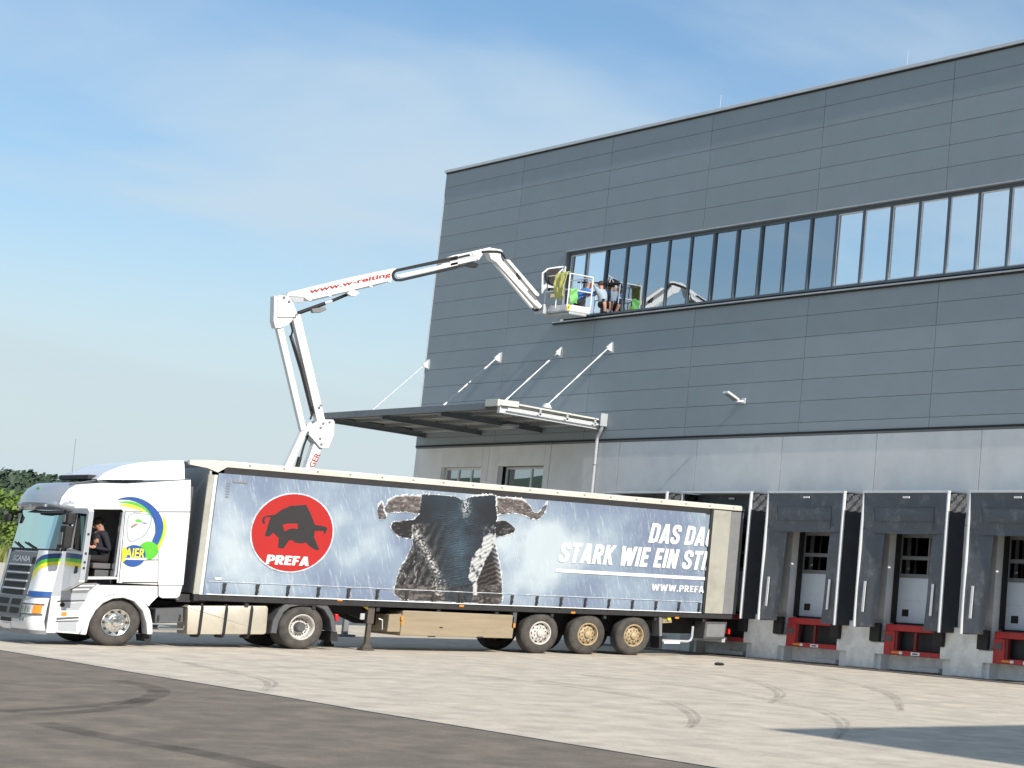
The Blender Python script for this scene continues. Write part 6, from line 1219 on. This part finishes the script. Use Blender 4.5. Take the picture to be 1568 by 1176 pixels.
person('person', 'worker in blue shirt and pale cap crouching in the work basket', dict(base=(5.3, -.6, 10.19), pelvis=(5.36, -.62, 10.52), chest=(5.42, -.48, 10.80), neck=(5.46, -.36, 10.98), head=(5.47, -.30, 11.10),
    shL=(5.24, -.40, 10.93), shR=(5.62, -.44, 10.90), elL=(5.20, -.24, 10.75), elR=(5.60, -.20, 10.78), wrL=(5.30, -.06, 10.9), wrR=(5.55, .02, 10.95),
    hipL=(5.26, -.60, 10.48), hipR=(5.48, -.64, 10.48), knL=(5.18, -.42, 10.60), knR=(5.56, -.44, 10.58), anL=(5.2, -.62, 10.27), anR=(5.52, -.66, 10.27), toeL=(5.2, -.46, 10.235), toeR=(5.52, -.48, 10.235)),
    dict(top=wb_, sleeve=SK, legs=navy, shin=navy, shoe=shoe), (.1, 1, -.1), cap=capw)
person('person', 'worker in pale tee shirt bending at the window beside the work basket', dict(base=(5.75, .05, 10.2), pelvis=(5.85, .02, 10.50), chest=(5.80, .0, 10.78), neck=(5.72, -.02, 10.98), head=(5.68, -.02, 11.12),
    shL=(5.72, .16, 10.95), shR=(5.78, -.17, 10.93), elL=(5.60, .18, 11.1), elR=(5.62, -.20, 11.06), wrL=(5.44, .10, 11.19), wrR=(5.44, -.16, 11.17),
    hipL=(5.86, .11, 10.47), hipR=(5.86, -.08, 10.46), knL=(6.08, .14, 10.60), knR=(6.12, -.10, 10.56), anL=(6.06, .16, 10.27), anR=(6.05, -.02, 10.25), toeL=(6.2, .17, 10.23), toeR=(6.2, -.03, 10.21)),
    dict(top=tw, sleeve=SK, legs=trous, shin=SK, shoe=shoe), (-1, .2, -.1))
b = B(); b.tube([(4.72, -.28, 11.26), (5.44, -.08, 11.22), (6.5, .16, 11.16)], .026, 8); tag(b.build('long_bar', MT['black'], loc=(5.4, 0, 11.2)), 'long black bar held across the window by the workers', 'bar')

# ================================================================== far vegetation
def leafmat(name, c0, c1):
    m = mat(name, c0, .75, 0, .35, .6, rand=.12); return m
lm_b = leafmat('bright_foliage', (0.115, 0.175, 0.028), 0); lm_d = leafmat('hazed_foliage', (0.052, 0.085, 0.050), 0); lm_m = leafmat('mid_foliage', (0.055, 0.10, 0.028), 0)  # far hill foliage lightened and blued, haze put into its colour
bark = mat('bark', (.10, .08, .06), .9)
def crown(b, c, r, n, ls, rng):
    for _ in range(n):
        d = Vector((rng.gauss(0, 1), rng.gauss(0, 1), rng.gauss(0, 1))).normalized(); q = rng.random() ** .35
        p = c + Vector((d.x * r[0], d.y * r[1], d.z * r[2])) * q
        a = Vector((rng.gauss(0, 1), rng.gauss(0, 1), rng.gauss(0, 1) + .5)).normalized(); e = a.orthogonal().normalized(); f = a.cross(e); s_ = ls * rng.uniform(.6, 1.3)
        b.add([p - e * s_, p - f * s_ * .6, p + e * s_, p + f * s_ * .6], [(0, 1, 2, 3)])
def tree(x, y, h, wd, m, label, seed, bushy=True, ls=.42, group='trees and bushes at the yard edge', name='tree'):
    rng = random.Random(seed); t = thing(name, label, 'tree' if name == 'tree' else 'bush', (x, y, 0), group)
    b = B(); b.tube([(x, y, 0), (x + .1, y, h * .4), (x - .1, y + .2, h * .8)], .18 if name == 'tree' else .07, 7, .04)
    for k in range(5): a = rng.uniform(0, 6.28); b.tube([(x, y, h * .3), (x + math.cos(a) * wd * .5, y + math.sin(a) * wd * .5, h * (.5 + .3 * rng.random()))], .08, 5, .02)
    b.build('trunk', bark, t)
    b = B(); nl = 16 if bushy else 12
    for k in range(nl):
        a = rng.uniform(0, 6.28); q = rng.random() ** .5; zz_ = rng.uniform(.12 if bushy else .35, .95); rr_ = wd * (.95 - .5 * max(0, zz_ - .5))
        crown(b, Vector((x + math.cos(a) * rr_ * q, y + math.sin(a) * rr_ * q, h * zz_)), (wd * .38, wd * .38, h * .15), 90, ls, rng)
    b.build('crown', m, t); return t
fdir = Vector((-.958, .287, 0)); sdir = Vector((.287, .958, 0))
lab = ['bright green bushy tree at the yard edge, seen left of the truck cab', 'tall bright green bush by the yard edge behind the truck bonnet', 'broad green bush at the yard edge hidden mostly by the cab', 'low light green bush just left of the frame edge']
k = 0
for off, dist, h, wd, m in ((-2, 330, 10.5, 4.6, lm_b), (5, 336, 9.5, 5.0, lm_b), (11, 331, 8.0, 4.2, lm_m), (-9, 334, 11, 5.0, lm_b)):
    p = CAM + fdir * dist + sdir * off; tree(p.x, p.y, h, wd, m, lab[k], 40 + k, name='tree'); k += 1
# rough grass fringe and wooded hills far off
rng = random.Random(3)
b = B()
for _ in range(9000):
    p = CAM + fdir * rng.uniform(300, 326) + sdir * rng.uniform(-40, 60); hgt = rng.uniform(.5, 2.4); a = rng.uniform(0, 3.14); dx, dy = math.cos(a) * .25, math.sin(a) * .25
    b.add([(p.x - dx, p.y - dy, 0), (p.x + dx, p.y + dy, 0), (p.x + rng.uniform(-.3, .3), p.y + rng.uniform(-.3, .3), hgt)], [(0, 1, 2)])
b.build('tall_grass', leafmat('tall_grass_green', (0.17, 0.19, 0.045), 0), kind='stuff')
def hillh(a): return 21 + 30 * max(0, math.cos(a + 2.41)) ** 2 + 12 * noise.noise(Vector((math.cos(a) * 5, math.sin(a) * 5, 1))) + 7 * noise.noise(Vector((math.cos(a) * 17, math.sin(a) * 17, 4)))
b = B()
def hf(u, v):
    a = u * 2 * math.pi; r = 800 + 500 * v; zz_ = hillh(a) * math.sin(min(1, v * 1.6) * math.pi / 2) - 1.0
    return Vector((CAM.x + math.cos(a) * r, CAM.y + math.sin(a) * r, zz_ + 2.5 * noise.noise(Vector((math.cos(a) * r * .06, math.sin(a) * r * .06, 0))) * (1 if v > 0 else 0)))
b.grid(hf, 900, 12); b.build('hills', lm_d, kind='structure', smooth=True)
b = B()
a0 = math.atan2(fdir.y, fdir.x)
for _ in range(5200):
    a = a0 + rng.uniform(-.22, .32); v = rng.uniform(.0, .8) ; p = hf(a / (2 * math.pi) % 1.0, v)
    crown(b, p + Vector((0, 0, 3.0)), (5.5, 5.5, 5.0), 20, 1.6, rng)
b.build('wood', lm_d, kind='stuff')
